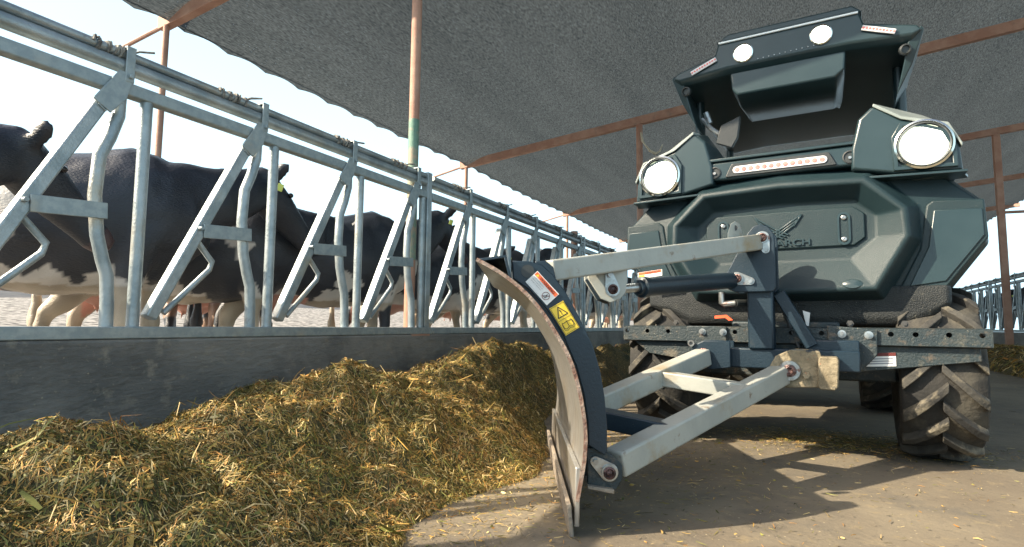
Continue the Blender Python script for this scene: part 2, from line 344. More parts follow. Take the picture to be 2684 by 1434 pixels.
tag(t.build('rope', ROPE, smooth=60), 'frayed pale rope end dangling from the slim post', 'rope')

# ------------------------------------------------------------------ headlock fence
FX = -2.246
def unit(panel, y, fr):
    f = lambda dy, z, dx=0: (FX + dx, y + dy, z)
    m = MB(fr); m.bar(f(-.070, 1.375), f(-.457, .592), .045, .05, (1, 0, 0)); m.build('locking_bar', GALV, panel, bevel=.006)
    m = MB(fr)
    P = [(-.011, 1.43), (-.011, 1.337), (-.035, 1.25), (-.064, 1.174), (-.070, 1.027), (-.053, .885), (-.03, .80), (-.011, .743), (-.004, .65), (-.001, .555)]
    m.tube([f(a, b) for a, b in P], .0225, 14); m.build('curved_bar', GALV, panel, smooth=50)
    m = MB(fr); m.tube([f(.086, 1.43), f(.09, .555)], .0225, 14); m.build('straight_bar', GALV, panel, smooth=50)
    m = MB(fr); m.bar(f(-.27, .957, .03), f(-.04, .972, .03), .008, .058, (0, 0, 1)); m.cyl(f(-.285, .965, .045), f(-.285, .965, -.02), .009, 8); m.build('cross_plate', GALVP, panel, bevel=.002)
    m = MB(fr); m.tube([f(-.283, .92), f(-.205, .835), f(-.215, .80), f(-.400, .612)], .0125, 8); m.build('bent_rod', GALV, panel, smooth=60)
    m = MB(fr)
    m.prism([f(.02, 1.50, .036), f(-.035, 1.50, .036), f(-.115, 1.365, .036), f(-.055, 1.33, .036), f(-.005, 1.40, .036)], (-.008, 0, 0))
    m.bar(f(-.095, 1.352, .0), f(-.068, 1.332, .0), .066, .006, (0, 0, 1)); m.build('gusset', GALVP, panel, bevel=.002)
    m = MB(fr); m.box((FX + .034, y, 1.53), (.008, .032, .13)); m.box((FX + .005, y, 1.597), (.066, .034, .008)); m.cyl(f(0, 1.485, .03), f(0, 1.485, .052), .009, 8)
    m.build('hanger_strap', GALVP, panel, bevel=.002)
PER = 3.07
def make_panel(label):
    fr = Tr(FX, .0)
    p = thing('headlock_panel', label, 'fence', Tr(FX, .10, .515), 'galvanised headlock panels of the left fence')
    y0, y1 = .10, .10 + PER
    m = MB(); m.tube([(FX, y0 + .002, 1.531), (FX, y1 - .002, 1.531)], .027, 16); m.build('top_pipe', GALV, p, smooth=50)
    m = MB(); m.tube([(FX + .004, y0 + .02, 1.576), (FX + .004, y1 - .02, 1.576)], .0175, 12); m.build('locking_rod', GALV, p, smooth=50)
    m = MB(); m.box((FX, (y0 + y1) / 2, 1.445), (.05, PER - .004, .05)); m.build('upper_rail', GALVP, p, bevel=.006)
    m = MB(); m.box((FX + .012, (y0 + y1) / 2, .537), (.07, PER - .004, .044)); m.build('sill_rail', GALVP, p, bevel=.004)
    m = MB(); m.bar((FX, y1 - .04, .555), (FX, y1 - .04, 1.60), .056, .050, (0, 1, 0)); m.build('end_upright', GALV, p, bevel=.005)
    # torn twine and feed caught on the locking rod, one knot per stall
    for k in range(5):
        yy = y0 + .35 + .6 * k + random.uniform(-.08, .08); m = MB(); q = []
        for i in range(60):
            ph = i * .9; q.append((FX + .004 + (.020 + .006 * random.random()) * math.cos(ph), yy + .0022 * i - .06 + .012 * math.sin(i * .37), 1.576 + (.020 + .007 * random.random()) * math.sin(ph)))
        q += [(FX + .02, yy + .10, 1.602), (FX + .03, yy + .15, 1.608 + .01 * random.random())]
        m.tube(q, [.0042 + .002 * random.random() for _ in q], 5); m.build('caught_twine', TWINE, p)
    for j in range(5): unit(p, .10 + .484 + .603 * j, I4)
    return p
PLAB = ['galvanised headlock panel nearest the camera, from picture edge to the thick rusty post', 'galvanised headlock panel just right of the thick rusty post, ending at the short post stub',
        'third headlock panel along the left fence, first one right of the short post stub', 'fourth headlock panel along the left fence, seen under the grey upper arm',
        'fifth headlock panel along the left fence, ending behind the tractor front tyre', 'sixth headlock panel of the left fence, mostly behind the tractor', 'seventh headlock panel of the left fence, far behind the tractor']
p0 = make_panel(PLAB[0])
for k in range(1, 7):
    c = copy_tree(p0); c.matrix_basis = Tr(FX, .10 + PER * k, .515); c['label'] = PLAB[k]
# previous panel, wholly left of the frame except its last bars
c = copy_tree(p0); c.matrix_basis = Tr(FX, .10 - PER, .515); c['label'] = 'headlock panel whose last bars show at the lower left picture edge'
for k in range(7):                                      # right-hand fence
    c = copy_tree(p0); c.matrix_basis = Matrix.Translation((3.55, 9.2 + PER * k, .545)) @ Matrix.Rotation(math.pi, 4, 'Z') @ Matrix.Translation((0, -PER, 0))
    c['group'] = 'headlock panels of the far right fence'; c['label'] = 'weathered headlock panel in the far fence right of the tractor'

# ------------------------------------------------------------------ cows
def rings(mb, P, n=14):
    P = [(Vector(p[:3]), p[3], p[4]) for p in P]; out = []
    for i, (p, rw, rh) in enumerate(P):
        d = (P[min(i + 1, len(P) - 1)][0] - P[max(i - 1, 0)][0]).normalized()
        s = Vector((0, 1, 0)); s = (s - d * d.dot(s)).normalized(); u = s.cross(d)
        out.append([p + s * (rw * math.cos(t)) + u * (rh * math.sin(t)) for t in [2 * math.pi * k / n for k in range(n)]])
    mb.loft(out)
def cow(label, x, y, rz, seed, headdrop=0., yaw=0., white=.5, tagc=TAGM, blaze=0, scale=1., vox=.022, group='dairy cows behind the headlock fence', z=.12, rust=0):
    rnd = random.Random(seed)
    mb = MB()
    rings(mb, [(-.93, 0, 1.14, .06, .08), (-.90, 0, 1.13, .15, .18), (-.82, 0, 1.10, .235, .27), (-.62, 0, 1.065, .285, .325), (-.35, 0, .975, .325, .36), (-.05, 0, .945, .355, .385), (.20, 0, .975, .335, .395), (.43, 0, 1.04, .265, .405), (.52, 0, 1.05, .235, .36), (.60, 0, 1.06, .20, .31), (.72, 0, 1.09, .13, .22)], 20)
    mb_h = [(-.72, .22, 1.28), (-.72, -.22, 1.28)]
    for a in mb_h: rings(mb, [(a[0] - .09, a[1], a[2], .03, .03), (a[0], a[1] * .9, a[2] - .01, .10, .075), (a[0] + .12, a[1] * .8, a[2] - .03, .05, .05)], 10)
    nb = Vector((.50, 0, 1.12)); cy, sy = math.cos(yaw), math.sin(yaw)
    def Hd(px, py, pz):                                # bend the neck: lower and turn the head
        d = px - nb.x; k = min(1, d / .65); pz2 = pz - headdrop * k * k; a = yaw * k
        return (nb.x + d * math.cos(a) - py * math.sin(a), d * math.sin(a) + py * math.cos(a), pz2)
    dn = headdrop * .55
    rings(mb, [(*Hd(.42, 0, 1.10), .20, .30), (*Hd(.62, 0, 1.13), .155, .25), (*Hd(.82, 0, 1.205), .115, .195), (*Hd(1.0, 0, 1.32), .095, .16), (*Hd(1.13, 0, 1.41), .085, .14)], 14)
    hx, hz = 1.10, 1.455
    fx = .44 - .10 * headdrop * 2; fz = -.40 - .12 * headdrop
    HP = lambda t, up=0, sd=0: Hd(hx + fx * t + up * .68, sd, hz + fz * t + up * .73)
    rings(mb, [(*HP(-.08, .015), .06, .05), (*HP(.02, .0), .098, .10), (*HP(.22, -.02), .112, .128), (*HP(.38, -.02), .108, .125), (*HP(.58, -.015), .080, .105), (*HP(.80, -.01), .066, .085), (*HP(.98, -.005), .074, .078), (*HP(1.07, 0), .068, .06), (*HP(1.11, 0), .04, .03)], 14)
    for s in (1, -1):
        e = [HP(.08, .02, .085 * s), HP(.04, .06, .15 * s), HP(.0, .09, .205 * s), HP(-.02, .11, .245 * s)]
        for (p, rw, rh) in ((0, 0, 0),):
            rr = [(.03, .028), (.052, .026), (.046, .024), (.012, .012)]
            out = []
            for q, (a, b) in zip(e, rr):
                q = Vector(q); d = (Vector(e[3]) - Vector(e[0])).normalized(); u = Vector((fx, 0, fz)).normalized(); u = (u - d * u.dot(d)).normalized(); v = d.cross(u)
                out.append([q + u * a * math.cos(t) + v * b * math.sin(t) for t in [2 * math.pi * k / 10 for k in range(10)]])
            mb.loft(out)
        st = rnd.uniform(-.08, .10) * s
        rings(mb, [(.42, .14 * s, 1.10, .09, .15), (.44, .175 * s, .86, .095, .13), (.44 + st * .3, .18 * s, .68, .068, .085), (.45 + st * .5, .175 * s, .50, .045, .052), (.46 + st * .6, .17 * s, .42, .050, .055), (.45 + st * .8, .17 * s, .34, .038, .038), (.45 + st, .17 * s, .17, .034, .034), (.46 + st, .17 * s, .10, .045, .048), (.48 + st, .17 * s, .055, .05, .055), (.50 + st, .17 * s, -.005, .06, .07)], 12)
        sh = rnd.uniform(-.12, .06) * s
        rings(mb, [(-.66, .13 * s, 1.12, .14, .22), (-.64, .18 * s, .93, .13, .22), (-.60, .20 * s, .76, .105, .165), (-.70 + sh * .5, .185 * s, .60, .062, .095), (-.80 + sh * .8, .175 * s, .48, .047, .062), (-.81 + sh, .17 * s, .40, .04, .05), (-.78 + sh, .17 * s, .22, .035, .036), (-.77 + sh, .17 * s, .11, .046, .048), (-.74 + sh, .17 * s, .055, .05, .055), (-.71 + sh, .17 * s, -.005, .06, .068)], 12)
    rings(mb, [(-.22, 0, .70, .04, .04), (-.34, 0, .66, .13, .10), (-.50, 0, .64, .18, .135), (-.64, 0, .68, .13, .11), (-.72, 0, .74, .05, .05)], 12)
    for a in (-.42, -.58):
        for s in (.08, -.08): rings(mb, [(a, s, .60, .026, .026), (a, s, .50, .016, .016), (a, s, .475, .010, .010)], 8)
    rings(mb, [(-.90, 0, 1.22, .03, .04), (-.97, 0, 1.10, .028, .03), (-.985, .01, .80, .022, .022), (-.97, .02, .55, .035, .035), (-.97, .02, .42, .05, .05), (-.965, .02, .33, .02, .02)], 8)
    me0 = bpy.data.meshes.new('tmp'); me0.from_pydata(mb.v, [], mb.f)
    o = bpy.data.objects.new('tmp', me0); COL.objects.link(o)
    rm = o.modifiers.new('r', 'REMESH'); rm.mode = 'VOXEL'; rm.voxel_size = vox; rm.use_smooth_shade = True
    sm = o.modifiers.new('s', 'SMOOTH'); sm.factor = .5; sm.iterations = 5
    dg = bpy.context.evaluated_depsgraph_get(); dg.update()
    me = bpy.data.meshes.new_from_object(o.evaluated_get(dg)); bpy.data.objects.remove(o)
    me.shade_smooth(); me.materials.clear(); me.materials.append(HIDE)
    n = len(me.vertices); co = np.empty(n * 3, 'f'); me.vertices.foreach_get('co', co); co = co.reshape(-1, 3)
    vn = np.empty(n * 3, 'f'); me.vertices.foreach_get('normal', vn); vn = vn.reshape(-1, 3)
    colr = np.ones((n, 4), 'f'); off = Vector((seed * 3.7, seed * 1.3, seed * 2.1)); mz = Vector(HP(1.05)); pole = Vector(HP(.3, .12))
    bl = np.array((.012, .017, .027)); wh = np.array((.52, .49, .45)); BL = [Vector(HP(t_, .11)) for t_ in (.1, .2, .3, .4, .5, .6, .7, .8)]; pk = np.array((.50, .24, .18)); br = np.array((.22, .075, .03))
    for i in range(n):
        p = Vector(co[i]); q = p * 1.5 + off
        v = 1.5 * noise.noise(q) + .5 * noise.noise(q * 2.9) + .14 * noise.noise(p * 14)
        low = max(0, (.85 - p.z)) * 1.3 * (.6 + white)
        thr = .42 - white * .55 - low + max(0, p.z - .98) * 2.2
        if p.x > .30 and p.z < 1.02: thr -= .45 * white
        if p.x > .90:
            thr = 9.
            if blaze and (min((p - q2).length for q2 in BL) < .062 + .02 * noise.noise(p * 11) or (p - Vector(HP(.70, -.10, -.05))).length < .13 + .05 * noise.noise(p * 8)): thr = -9
        c = wh.copy() if v > thr else bl.copy()
        if rust and p.z < .8: c = c * .35 + br * .65 if v > thr else c
        c = c * (1 + .25 * noise.noise(p * 9)) + (.012 * max(0, noise.noise(p * 3 + off)))
        if p.z < .62 and v > thr: c = c * (.75 + .3 * noise.noise(p * 7)) * np.array((1, .9, .74))
        dm = (p - mz).length
        if dm < .095: c = np.array((.06, .035, .04)) if rnd.random() < 2 else c
        if p.z < .05: c = np.array((.05, .04, .035))
        if abs(p.y) < .2 and -.75 < p.x < -.2 and .46 < p.z < .66 and abs(p.y) < .165: c = pk
        colr[i, :3] = np.clip(c, .003, 1)
        if .15 < p.z and p.x < .9: co[i] += vn[i] * (.016 * noise.noise(p * 4.5 + off) + .006 * noise.noise(p * 13))
    me.vertices.foreach_set('co', co.ravel()); me.update()
    a = me.color_attributes.new('Col', 'FLOAT_COLOR', 'POINT'); a.data.foreach_set('color', colr.ravel())
    fr = Tr(x, y, z, rz) @ Matrix.Scale(scale, 4)
    t = thing('cow', label, 'cow', fr, group)
    b = bpy.data.objects.new('body', me); COL.objects.link(b); b.parent = t; FRAMES[b.name] = fr
    for s in (1, -1):
        m = MB(fr); c0 = Vector(HP(.34, .065, .098 * s)); m.lathe(c0, (0, s, .15), [(-.016, .004), (-.012, .014), (0, .019), (.010, .014), (.015, .003)], 12); m.build('eye', EYE, t, smooth=80)
    if tagc:
        m = MB(fr); q = Vector(HP(.10, .03, -.165)); m.box(q + Vector((.0, 0, -.05)), (.038, .006, .05), Matrix.Rotation(.3, 3, 'Y')); m.build('ear_tag', tagc, t, bevel=.004)
        m = MB(fr); q = Vector(HP(.10, .03, .165)); m.box(q + Vector((.0, 0, -.05)), (.038, .006, .05), Matrix.Rotation(.3, 3, 'Y')); m.build('ear_tag', tagc, t, bevel=.004)
    return t
H = math.pi / 2
cow('black cow nearest the camera at far left, head lowered behind the first diagonal bars', -3.34, .22, H - .45, 3, headdrop=.12, yaw=.42, white=.5, tagc=None, scale=.93)
cow('black cow with tall hump of withers, head between the second and third diagonal bars', -3.93, 1.75, H - .75, 11, headdrop=.06, yaw=.62, white=.45, scale=1.07)
cow('black cow with pale face stripe looking down left of the thick rusty post', -4.15, 2.80, H - .80, 5, headdrop=.24, yaw=.62, blaze=1, white=.55, tagc=TAGG, scale=1.04)
cow('black cow with raised head facing right behind the second headlock panel', -3.76, 3.80, H - .58, 21, headdrop=-.05, yaw=.45, white=.36, scale=1.05)
cow('brown and black cow showing its rump and pink udder between the lower bars', -5.6, 3.75, H + 1.0, 9, headdrop=.3, white=.5, tagc=None, rust=1)
cow('cow with pale ear just above the blade top corner', -3.7, 5.15, H - .6, 33, headdrop=.12, yaw=.5, white=.4, scale=1.0, vox=.028)
cow('cow with yellow ear tag standing right of the blade top corner', -3.6, 6.3, H - .5, 41, headdrop=.02, yaw=.2, white=.45, scale=1.03, vox=.028)
far = cow('cow in shade beyond the blade, behind the third headlock panel', -3.6, 7.6, H - .6, 52, headdrop=.2, white=.6, vox=.035)
fl = ['far dairy cow behind the fourth headlock panel', 'far dairy cow behind the fourth panel, beyond the first one there', 'far dairy cow behind the fifth headlock panel', 'far dairy cow behind the sixth headlock panel']
for i, (x, y, a) in enumerate(((-3.25, 9.2, -.4), (-3.2, 10.9, -.1), (-3.3, 12.8, -.5), (-3.2, 15.5, -.2))):
    c = copy_tree(far); c.matrix_basis = Tr(x, y, .12, H + a); c['label'] = fl[i]
for i, (y, a) in enumerate(((12.1, .15), (13.0, -.1), (14.0, .1), (15.0, 0), (16.1, .12), (17.4, -.1))):
    c = copy_tree(far); c.matrix_basis = Tr(5.15, y, .12, math.pi + a); c['group'] = 'cows behind the far right fence'; c['label'] = 'dark cow with pale legs behind the far right fence'

# ------------------------------------------------------------------ feed
BN = Vector((-.592, 1.535, 0)); BF = Vector((-1.215, 2.86, 0)); BDIR = (BF - BN).normalized()
def bladeX(y): return BN.x + (BF.x - BN.x) * (y - BN.y) / (BF.y - BN.y)
FXs = [(-1.5, -.80), (.9, -.86), (1.27, -.95), (1.59, -1.06), (2.06, -.93), (2.54, -1.09), (3.0, -1.30), (3.4, -1.50), (4.2, -1.35), (40, -1.35)]
HYs = [(-1.5, .20), (.3, .22), (.72, .29), (.93, .26), (1.2, .28), (1.45, .32), (1.65, .38), (2.1, .34), (2.65, .33), (3.0, .41), (3.4, .43), (3.9, .36), (5, .34), (40, .30)]
def interp(T, y): return float(np.interp(y, [a for a, b in T], [b for a, b in T]))
def feedz(x, y):
    xf = interp(FXs, y) + .05 * noise.noise(Vector((y * 4, 0, 5)))
    xb = -2.20
    if x > xf: return -.03
    u = (xf - x) / (xf - xb)
    h = interp(HYs, y)
    pr = (lambda q: .55 * q + .45 * q * q * (3 - 2 * q))(u / .52) if u < .52 else 1 - .48 * ((u - .52) / .48) ** 1.4
    if u < .06: pr *= (u / .06) ** .5
    v = Vector((x, y, 0))
    nz = .075 * noise.noise(v * 3.0 + Vector((3, 1, 0))) + .055 * abs(noise.noise(v * 6.5)) + .030 * noise.noise(v * 13) + .016 * noise.noise(v * 30)
    dip = -.10 * math.exp(-((y - 1.02) / .20) ** 2 - ((x + 2.1) / .30) ** 2)
    return max(-.03, h * pr + nz * min(1, u * 6) + dip)
def rfeedz(x, y):
    u = (x - 2.35) / 1.15
    if u < 0: return -.03
    pr = 1 - (1 - min(u / .5, 1)) ** 2 if u < .5 else 1 - .3 * (u - .5)
    v = Vector((x, y, 0)); return .30 * pr + .05 * noise.noise(v * 2.5) + .03 * noise.noise(v * 7) - .01
PAL = np.array([(.24, .17, .06), (.30, .22, .085), (.14, .13, .04), (.10, .11, .035), (.37, .28, .13), (.20, .12, .045), (.075, .07, .03), (.16, .17, .06), (.42, .34, .20), (.30, .16, .055), (.34, .22, .07), (.05, .055, .025), (.46, .38, .24)]) * np.array([1.26, 1.12, .88])
def straws(name, zf, N, sampler, lmin, lmax, wd, label, parent=None, lift=.014, lay=.5):
    P = sampler(N); x, y = P[:, 0], P[:, 1]
    z = np.array([zf(float(a), float(b)) for a, b in zip(x, y)]); k = z > -.02; x, y, z = x[k], y[k], z[k]; n = len(x)
    e = .02
    gx = np.array([(zf(float(a) + e, float(b)) - zf(float(a) - e, float(b))) / (2 * e) for a, b in zip(x, y)]).clip(-1.6, 1.6)
    gy = np.array([(zf(float(a), float(b) + e) - zf(float(a), float(b) - e)) / (2 * e) for a, b in zip(x, y)]).clip(-1.6, 1.6)
    th = rng.uniform(0, 2 * math.pi, n); L = rng.uniform(lmin, lmax, n) * rng.uniform(.5, 1.3, n); tilt = rng.normal(0, lay, n) * .6
    d = np.stack([np.cos(th), np.sin(th), gx * np.cos(th) + gy * np.sin(th) + tilt], 1); d /= np.linalg.norm(d, axis=1)[:, None]
    nrm = np.stack([-gx, -gy, np.ones(n)], 1); nrm /= np.linalg.norm(nrm, axis=1)[:, None]
    nrm = nrm + rng.normal(0, .45, (n, 3)); s = np.cross(d, nrm); s /= np.linalg.norm(s, axis=1)[:, None]; up = np.cross(s, d)
    c = np.stack([x, y, z + rng.uniform(-.004, lift, n) + np.abs(d[:, 2]) * 0 ], 1)
    w_ = (rng.uniform(.4, 1.3, n) * wd)[:, None]; wide = rng.random(n) < .06; w_[wide] *= 3.2; L[wide] *= .6
    bend = (rng.normal(0, .12, n) * L)[:, None]; Lh = (L / 2)[:, None]
    V = np.empty((n, 6, 3), 'f')
    for i, t in enumerate((-1, 0, 1)):
        ww = w_ * (1 if t == 0 else .55); m = c + d * Lh * t + up * (bend * (0 if t else 1)) + s * bend * .5 * (0 if t else 1)
        V[:, 2 * i] = m - s * ww; V[:, 2 * i + 1] = m + s * ww
    F = np.array([[0, 1, 3, 2], [2, 3, 5, 4]]); F = (F[None] + np.arange(n)[:, None, None] * 6).reshape(-1, 4)
    me = bpy.data.meshes.new(name); me.vertices.add(n * 6); me.vertices.foreach_set('co', V.ravel())
    me.loops.add(F.size); me.loops.foreach_set('vertex_index', F.ravel().astype('i')); me.polygons.add(len(F))
    me.polygons.foreach_set('loop_start', np.arange(0, F.size, 4, dtype='i')); me.polygons.foreach_set('loop_total', np.full(len(F), 4, 'i')); me.update()
    clump = np.array([noise.noise(Vector((float(a) * 5, float(b) * 5, 9))) for a, b in zip(x, y)])
    pi = rng.integers(0, len(PAL), n); cc = PAL[pi] * rng.uniform(.75, 1.3, n)[:, None]
    g_ = np.clip(.5 + 1.2 * clump, 0, 1)[:, None]; cc = cc * (1 - .35 * g_) + cc * np.array([.62, .85, .62]) * .35 * g_
    ca = np.ones((n, 6, 4), 'f'); ca[:, :, :3] = cc[:, None, :]
    a = me.color_attributes.new('Col', 'FLOAT_COLOR', 'POINT'); a.data.foreach_set('color', ca.ravel()); me.materials.append(STRAW)
    o = bpy.data.objects.new(name, me); COL.objects.link(o)
    if parent: o.parent = parent
    else: tag(o, label, 'feed', kind='stuff')
    o['kind'] = 'stuff'
    return o
fp = grid('feed_pile', np.linspace(-2.2, -.75, 110), np.concatenate([np.arange(-1.0, 4.2, .015), np.arange(4.2, 32, .12)]), feedz, EARTHFEED)
tag(fp, 'ridge of chopped green-brown feed against the left bunk wall', 'feed', kind='stuff')
def smp(N):
    n1 = int(N * .62); a = np.stack([rng.uniform(-2.2, -.80, n1), rng.uniform(-.1, 2.2, n1)], 1)
    n2 = int(N * .30); b = np.stack([rng.uniform(-2.2, -.85, n2), rng.uniform(2.2, 4.6, n2)], 1)
    n3 = N - n1 - n2; c = np.stack([rng.uniform(-2.2, -1.3, n3), rng.uniform(4.6, 14, n3)], 1); return np.concatenate([a, b, c])
straws('loose_straw', feedz, 210000, smp, .012, .046, .0013, 'loose chopped straw and stalks on the left feed ridge', fp)
def smp2(N): return np.stack([rng.uniform(-2.2, -.78, N), rng.uniform(-.1, 3.4, N)], 1)
straws('feed_crumbs', feedz, 90000, smp2, .004, .010, .0021, '', fp, lift=.010)
straws('long_stalks', feedz, 2600, smp2, .06, .12, .0016, '', fp, lift=.03, lay=.7)
rp = grid('feed_pile', np.linspace(2.3, 3.5, 24), np.arange(5, 34, .12), rfeedz, EARTHFEED); tag(rp, 'pale strip of straw feed along the far right bunk wall', 'feed', kind='stuff')
straws('loose_straw', rfeedz, 16000, lambda N: np.stack([rng.uniform(2.3, 3.5, N), rng.uniform(6, 22, N)], 1), .08, .16, .005, '', rp, lift=.02)
def gz(x, y): return .004
def gs(N):
    a = np.stack([rng.uniform(-1.15, .8, N), rng.uniform(.9, 3.2, N)], 1)
    k = np.exp(-np.maximum(0, a[:, 0] + .95) * 2.6); a = a[rng.random(N) < k * .9 + .04]
    b = np.stack([rng.normal(.15, .28, N // 3), rng.normal(3.45, .16, N // 3)], 1)
    c = np.stack([rng.uniform(-.9, 2.4, N // 10), rng.uniform(1, 9, N // 10)], 1)
    return np.concatenate([a, b, c])
straws('scattered_straw', gz, 15000, gs, .010, .04, .0013, 'thin scatter of chopped straw on the alley floor round the blade', lift=.006, lay=.06)
#==PART2==
# ================================================================== TRACTOR (tractor frame: x to its picture-right, y backwards, z up)
trac = thing('tractor', 'dark electric tractor with lit round headlamps and a canopy, facing the camera', 'tractor', FT)
def full(h):                                            # mirror a right-half outline (top centre ... bottom centre)
    return h + [(-x, z) for x, z in reversed(h[1:-1])]
RA = [(0, 1.385), (.64, 1.30), (.80, 1.14), (.805, .955), (.625, .70), (0, .69)]
RB = [(0, 1.37), (.60, 1.285), (.765, 1.125), (.765, .965), (.60, .735), (0, .70)]
RC = [(0, 1.335), (.385, 1.30), (.55, 1.12), (.555, .97), (.41, .705), (0, .70)]
RD = [(0, 1.265), (.350, 1.25), (.500, 1.10), (.508, .975), (.378, .745), (0, .735)]
RE = [(0, 1.24), (.338, 1.225), (.478, 1.09), (.485, .98), (.365, .765), (0, .757)]
RG = [(0, 1.175), (.305, 1.165), (.388, 1.09), (.386, .985), (.285, .895), (0, .895)]
def ring(h, y): return [Vector((x, y, z)) for x, z in full(h)]
m = MB(FT); m.loft([ring([(x * .96, z) for x, z in RA], 1.15), ring(RA, .30), ring(RB, .19), ring(RC, .165), ring(RD, .055), ring(RE, .05), ring(RG, .135)])
cowl = m.build('front_cowl', PLAST, trac, smooth=60, bevel=.016, seg=4, bang=14)
m = MB(FT)                                               # raised octagonal centre plate
oc = [(.30, 1.135), (.345, 1.10), (.345, .99), (.30, .955), (-.30, .955), (-.345, .99), (-.345, 1.10), (-.30, 1.135)]
m.prism([(x, .135, z) for x, z in oc], (0, -.012, 0)); plate = m.build('centre_plate', PLAST, cowl, smooth=60, bevel=.006, seg=3)
for s in (1, -1):                                       # oblong bolt recesses
    m = MB(FT); cx = .262 * s
    pl = [(cx + .026 * math.cos(t), 1.085 + .026 * math.sin(t)) for t in np.linspace(0, math.pi, 9)] + [(cx + .026 * math.cos(t), .985 + .026 * math.sin(t)) for t in np.linspace(math.pi, 2 * math.pi, 9)]
    il = [((x - cx) * .70 + cx, (z - 1.035) * .86 + 1.035) for x, z in pl]
    n = len(pl); m.add([(x, .1225, z) for x, z in pl] + [(x, .116, z) for x, z in pl] + [(x, .116, z) for x, z in il] + [(x, .128, z) for x, z in il],
        [(a, (a + 1) % n, (a + 1) % n + n, a + n) for a in range(n)] + [(a + n, (a + 1) % n + n, (a + 1) % n + 2 * n, a + 2 * n) for a in range(n)] + [(a + 2 * n, (a + 1) % n + 2 * n, (a + 1) % n + 3 * n, a + 3 * n) for a in range(n)])
    rc = m.build('bolt_recess', PLAST2, cowl, smooth=40)
    for z in (1.085, .985):
        m = MB(FT); m.lathe((cx, .121, z), (0, -1, 0), [(0, .011), (.004, .011), (.006, .008), (.006, .004), (.003, .003)], 14); m.build('bolt', CHROME, rc, smooth=40)
# embossed winged emblem and word
m = MB(FT); Yb = .1195
def eb(x0, z0, x1, z1, w=.0075): m.bar((x0, Yb, z0), (x1, Yb, z1), w, .009, (0, 1, 0))
ex, ez = -.012, 1.063
for k in range(3):
    o_ = .016 * k
    eb(ex + .012, ez - .012 - o_ * .9, ex + .104 - o_ * .9, ez + .052 - o_ * 1.35)
    eb(ex - .012, ez - .012 - o_ * .9, ex - .104 + o_ * .9, ez + .052 - o_ * 1.35)
    eb(ex + .012, ez - .012 - o_ * .9, ex - .045 + .012 * k, ez - .042 - o_ * .55)
    eb(ex - .012, ez - .012 - o_ * .9, ex + .045 - .012 * k, ez - .042 - o_ * .55)
eb(ex + .104, ez + .053, ex + .068, ez - .003); eb(ex - .104, ez + .053, ex - .068, ez - .003)
m.build('emblem', PLAST2, plate, bevel=.0015)
m = MB(FT); textmesh(m, 'MONARCH', (-.152, .1225, .968), (1, 0, 0), (0, 0, 1), .030, .007, width=.275, bold=.012)
m.build('lettering', PLAST2, plate)
# side inset panels
sp = [(.575, 1.12), (.60, 1.14), (.775, 1.13), (.782, .965), (.63, .755), (.455, .735), (.545, .93)]
for s in (1, -1):
    m = MB(FT); m.prism([(x * s, .195, z) for x, z in sp], (0, -.035, 0)); q = m.build('side_panel', NAVY if 0 else PLAST, cowl, smooth=60, bevel=.008, seg=3)
    ip = [(.60, 1.095), (.765, 1.09), (.768, .975), (.63, .785), (.50, .765), (.575, .935)]
    m = MB(FT); m.prism([(x * s, .165, z) for x, z in ip], (0, -.011, 0)); m.build('panel_insert', PLAST2, q, smooth=60, bevel=.004)
    m = MB(FT); m.lathe((.70 * s, .262, 1.20), (.3 * s, -1, .6), [(0, .018), (.006, .018), (.009, .012), (.009, .006), (.006, .005)], 16); m.build('bolt', CHROME, cowl, smooth=40)
m = MB(FT); m.lathe((.285, .062, .775), (0, -1, .15), [(0, .040), (.006, .040), (.010, .034), (.010, 0)], 24)
for v in m.v: v.z = .775 + (v.z - .775) * .55
m.build('sensor_boss', PLAST2, cowl, smooth=40)
# band with the light bar
m = MB(FT); m.loft([[Vector((x, y, z)) for x, z in ((-.40, 1.322), (.40, 1.322), (.335, 1.418), (-.335, 1.418))] for y in (.40, .115)])
band = m.build('light_band', PLAST2, trac, smooth=50, bevel=.012, seg=3)
m = MB(FT); m.loft([[Vector((x * k, y, z)) for x, z in ((-.245, 1.333), (.245, 1.333), (.215, 1.395), (-.215, 1.395))] for y, k in ((.13, 1), (.103, 1), (.103, .94))]); m.build('bezel', PLBLK, band, smooth=40, bevel=.004)
m = MB(FT); pts = [(.19 * sx + .018 * math.cos(t) * 1.0, 1.362 + .018 * math.sin(t)) for sx, a, b in ((1, -90, 90), (-1, 90, 270)) for t in np.radians(np.linspace(a, b, 7))]
m.prism([(x, .104, z) for x, z in pts], (0, -.006, 0)); lb = m.build('light_bar', CLEARL, band, bevel=.002)
for k in range(13):
    m = MB(FT); m.lathe((-.186 + .031 * k, .0985, 1.362), (0, -1, 0), [(0, .012), (.002, .011), (.003, .004)], 10); m.build('led', REDLED, lb, smooth=40)
for s in (1, -1):
    m = MB(FT); c0 = Vector((.297 * s, .114, 1.362)); m.lathe(c0, (0, -1, 0), [(0, .030), (.005, .030), (.006, .025), (-.004, .022), (-.004, 0)], 24); m.build('round_recess', PLBLK, band, smooth=40)
    m = MB(FT); m.lathe(c0 + Vector((0, .0, -.004)), (0, -1, 0), [(.003, .007), (.008, .007), (.008, 0)], 10); m.build('bolt', CHROME, band, smooth=40)
m = MB(FT); m.bar((-.36, .13, 1.425), (.36, .13, 1.425), .05, .016, (0, 0, 1)); m.bar((-.35, .17, 1.437), (.35, .17, 1.437), .05, .010, (0, 0, 1)); m.build('hood_lip', LIPM if 0 else PLAST2, band, bevel=.004)
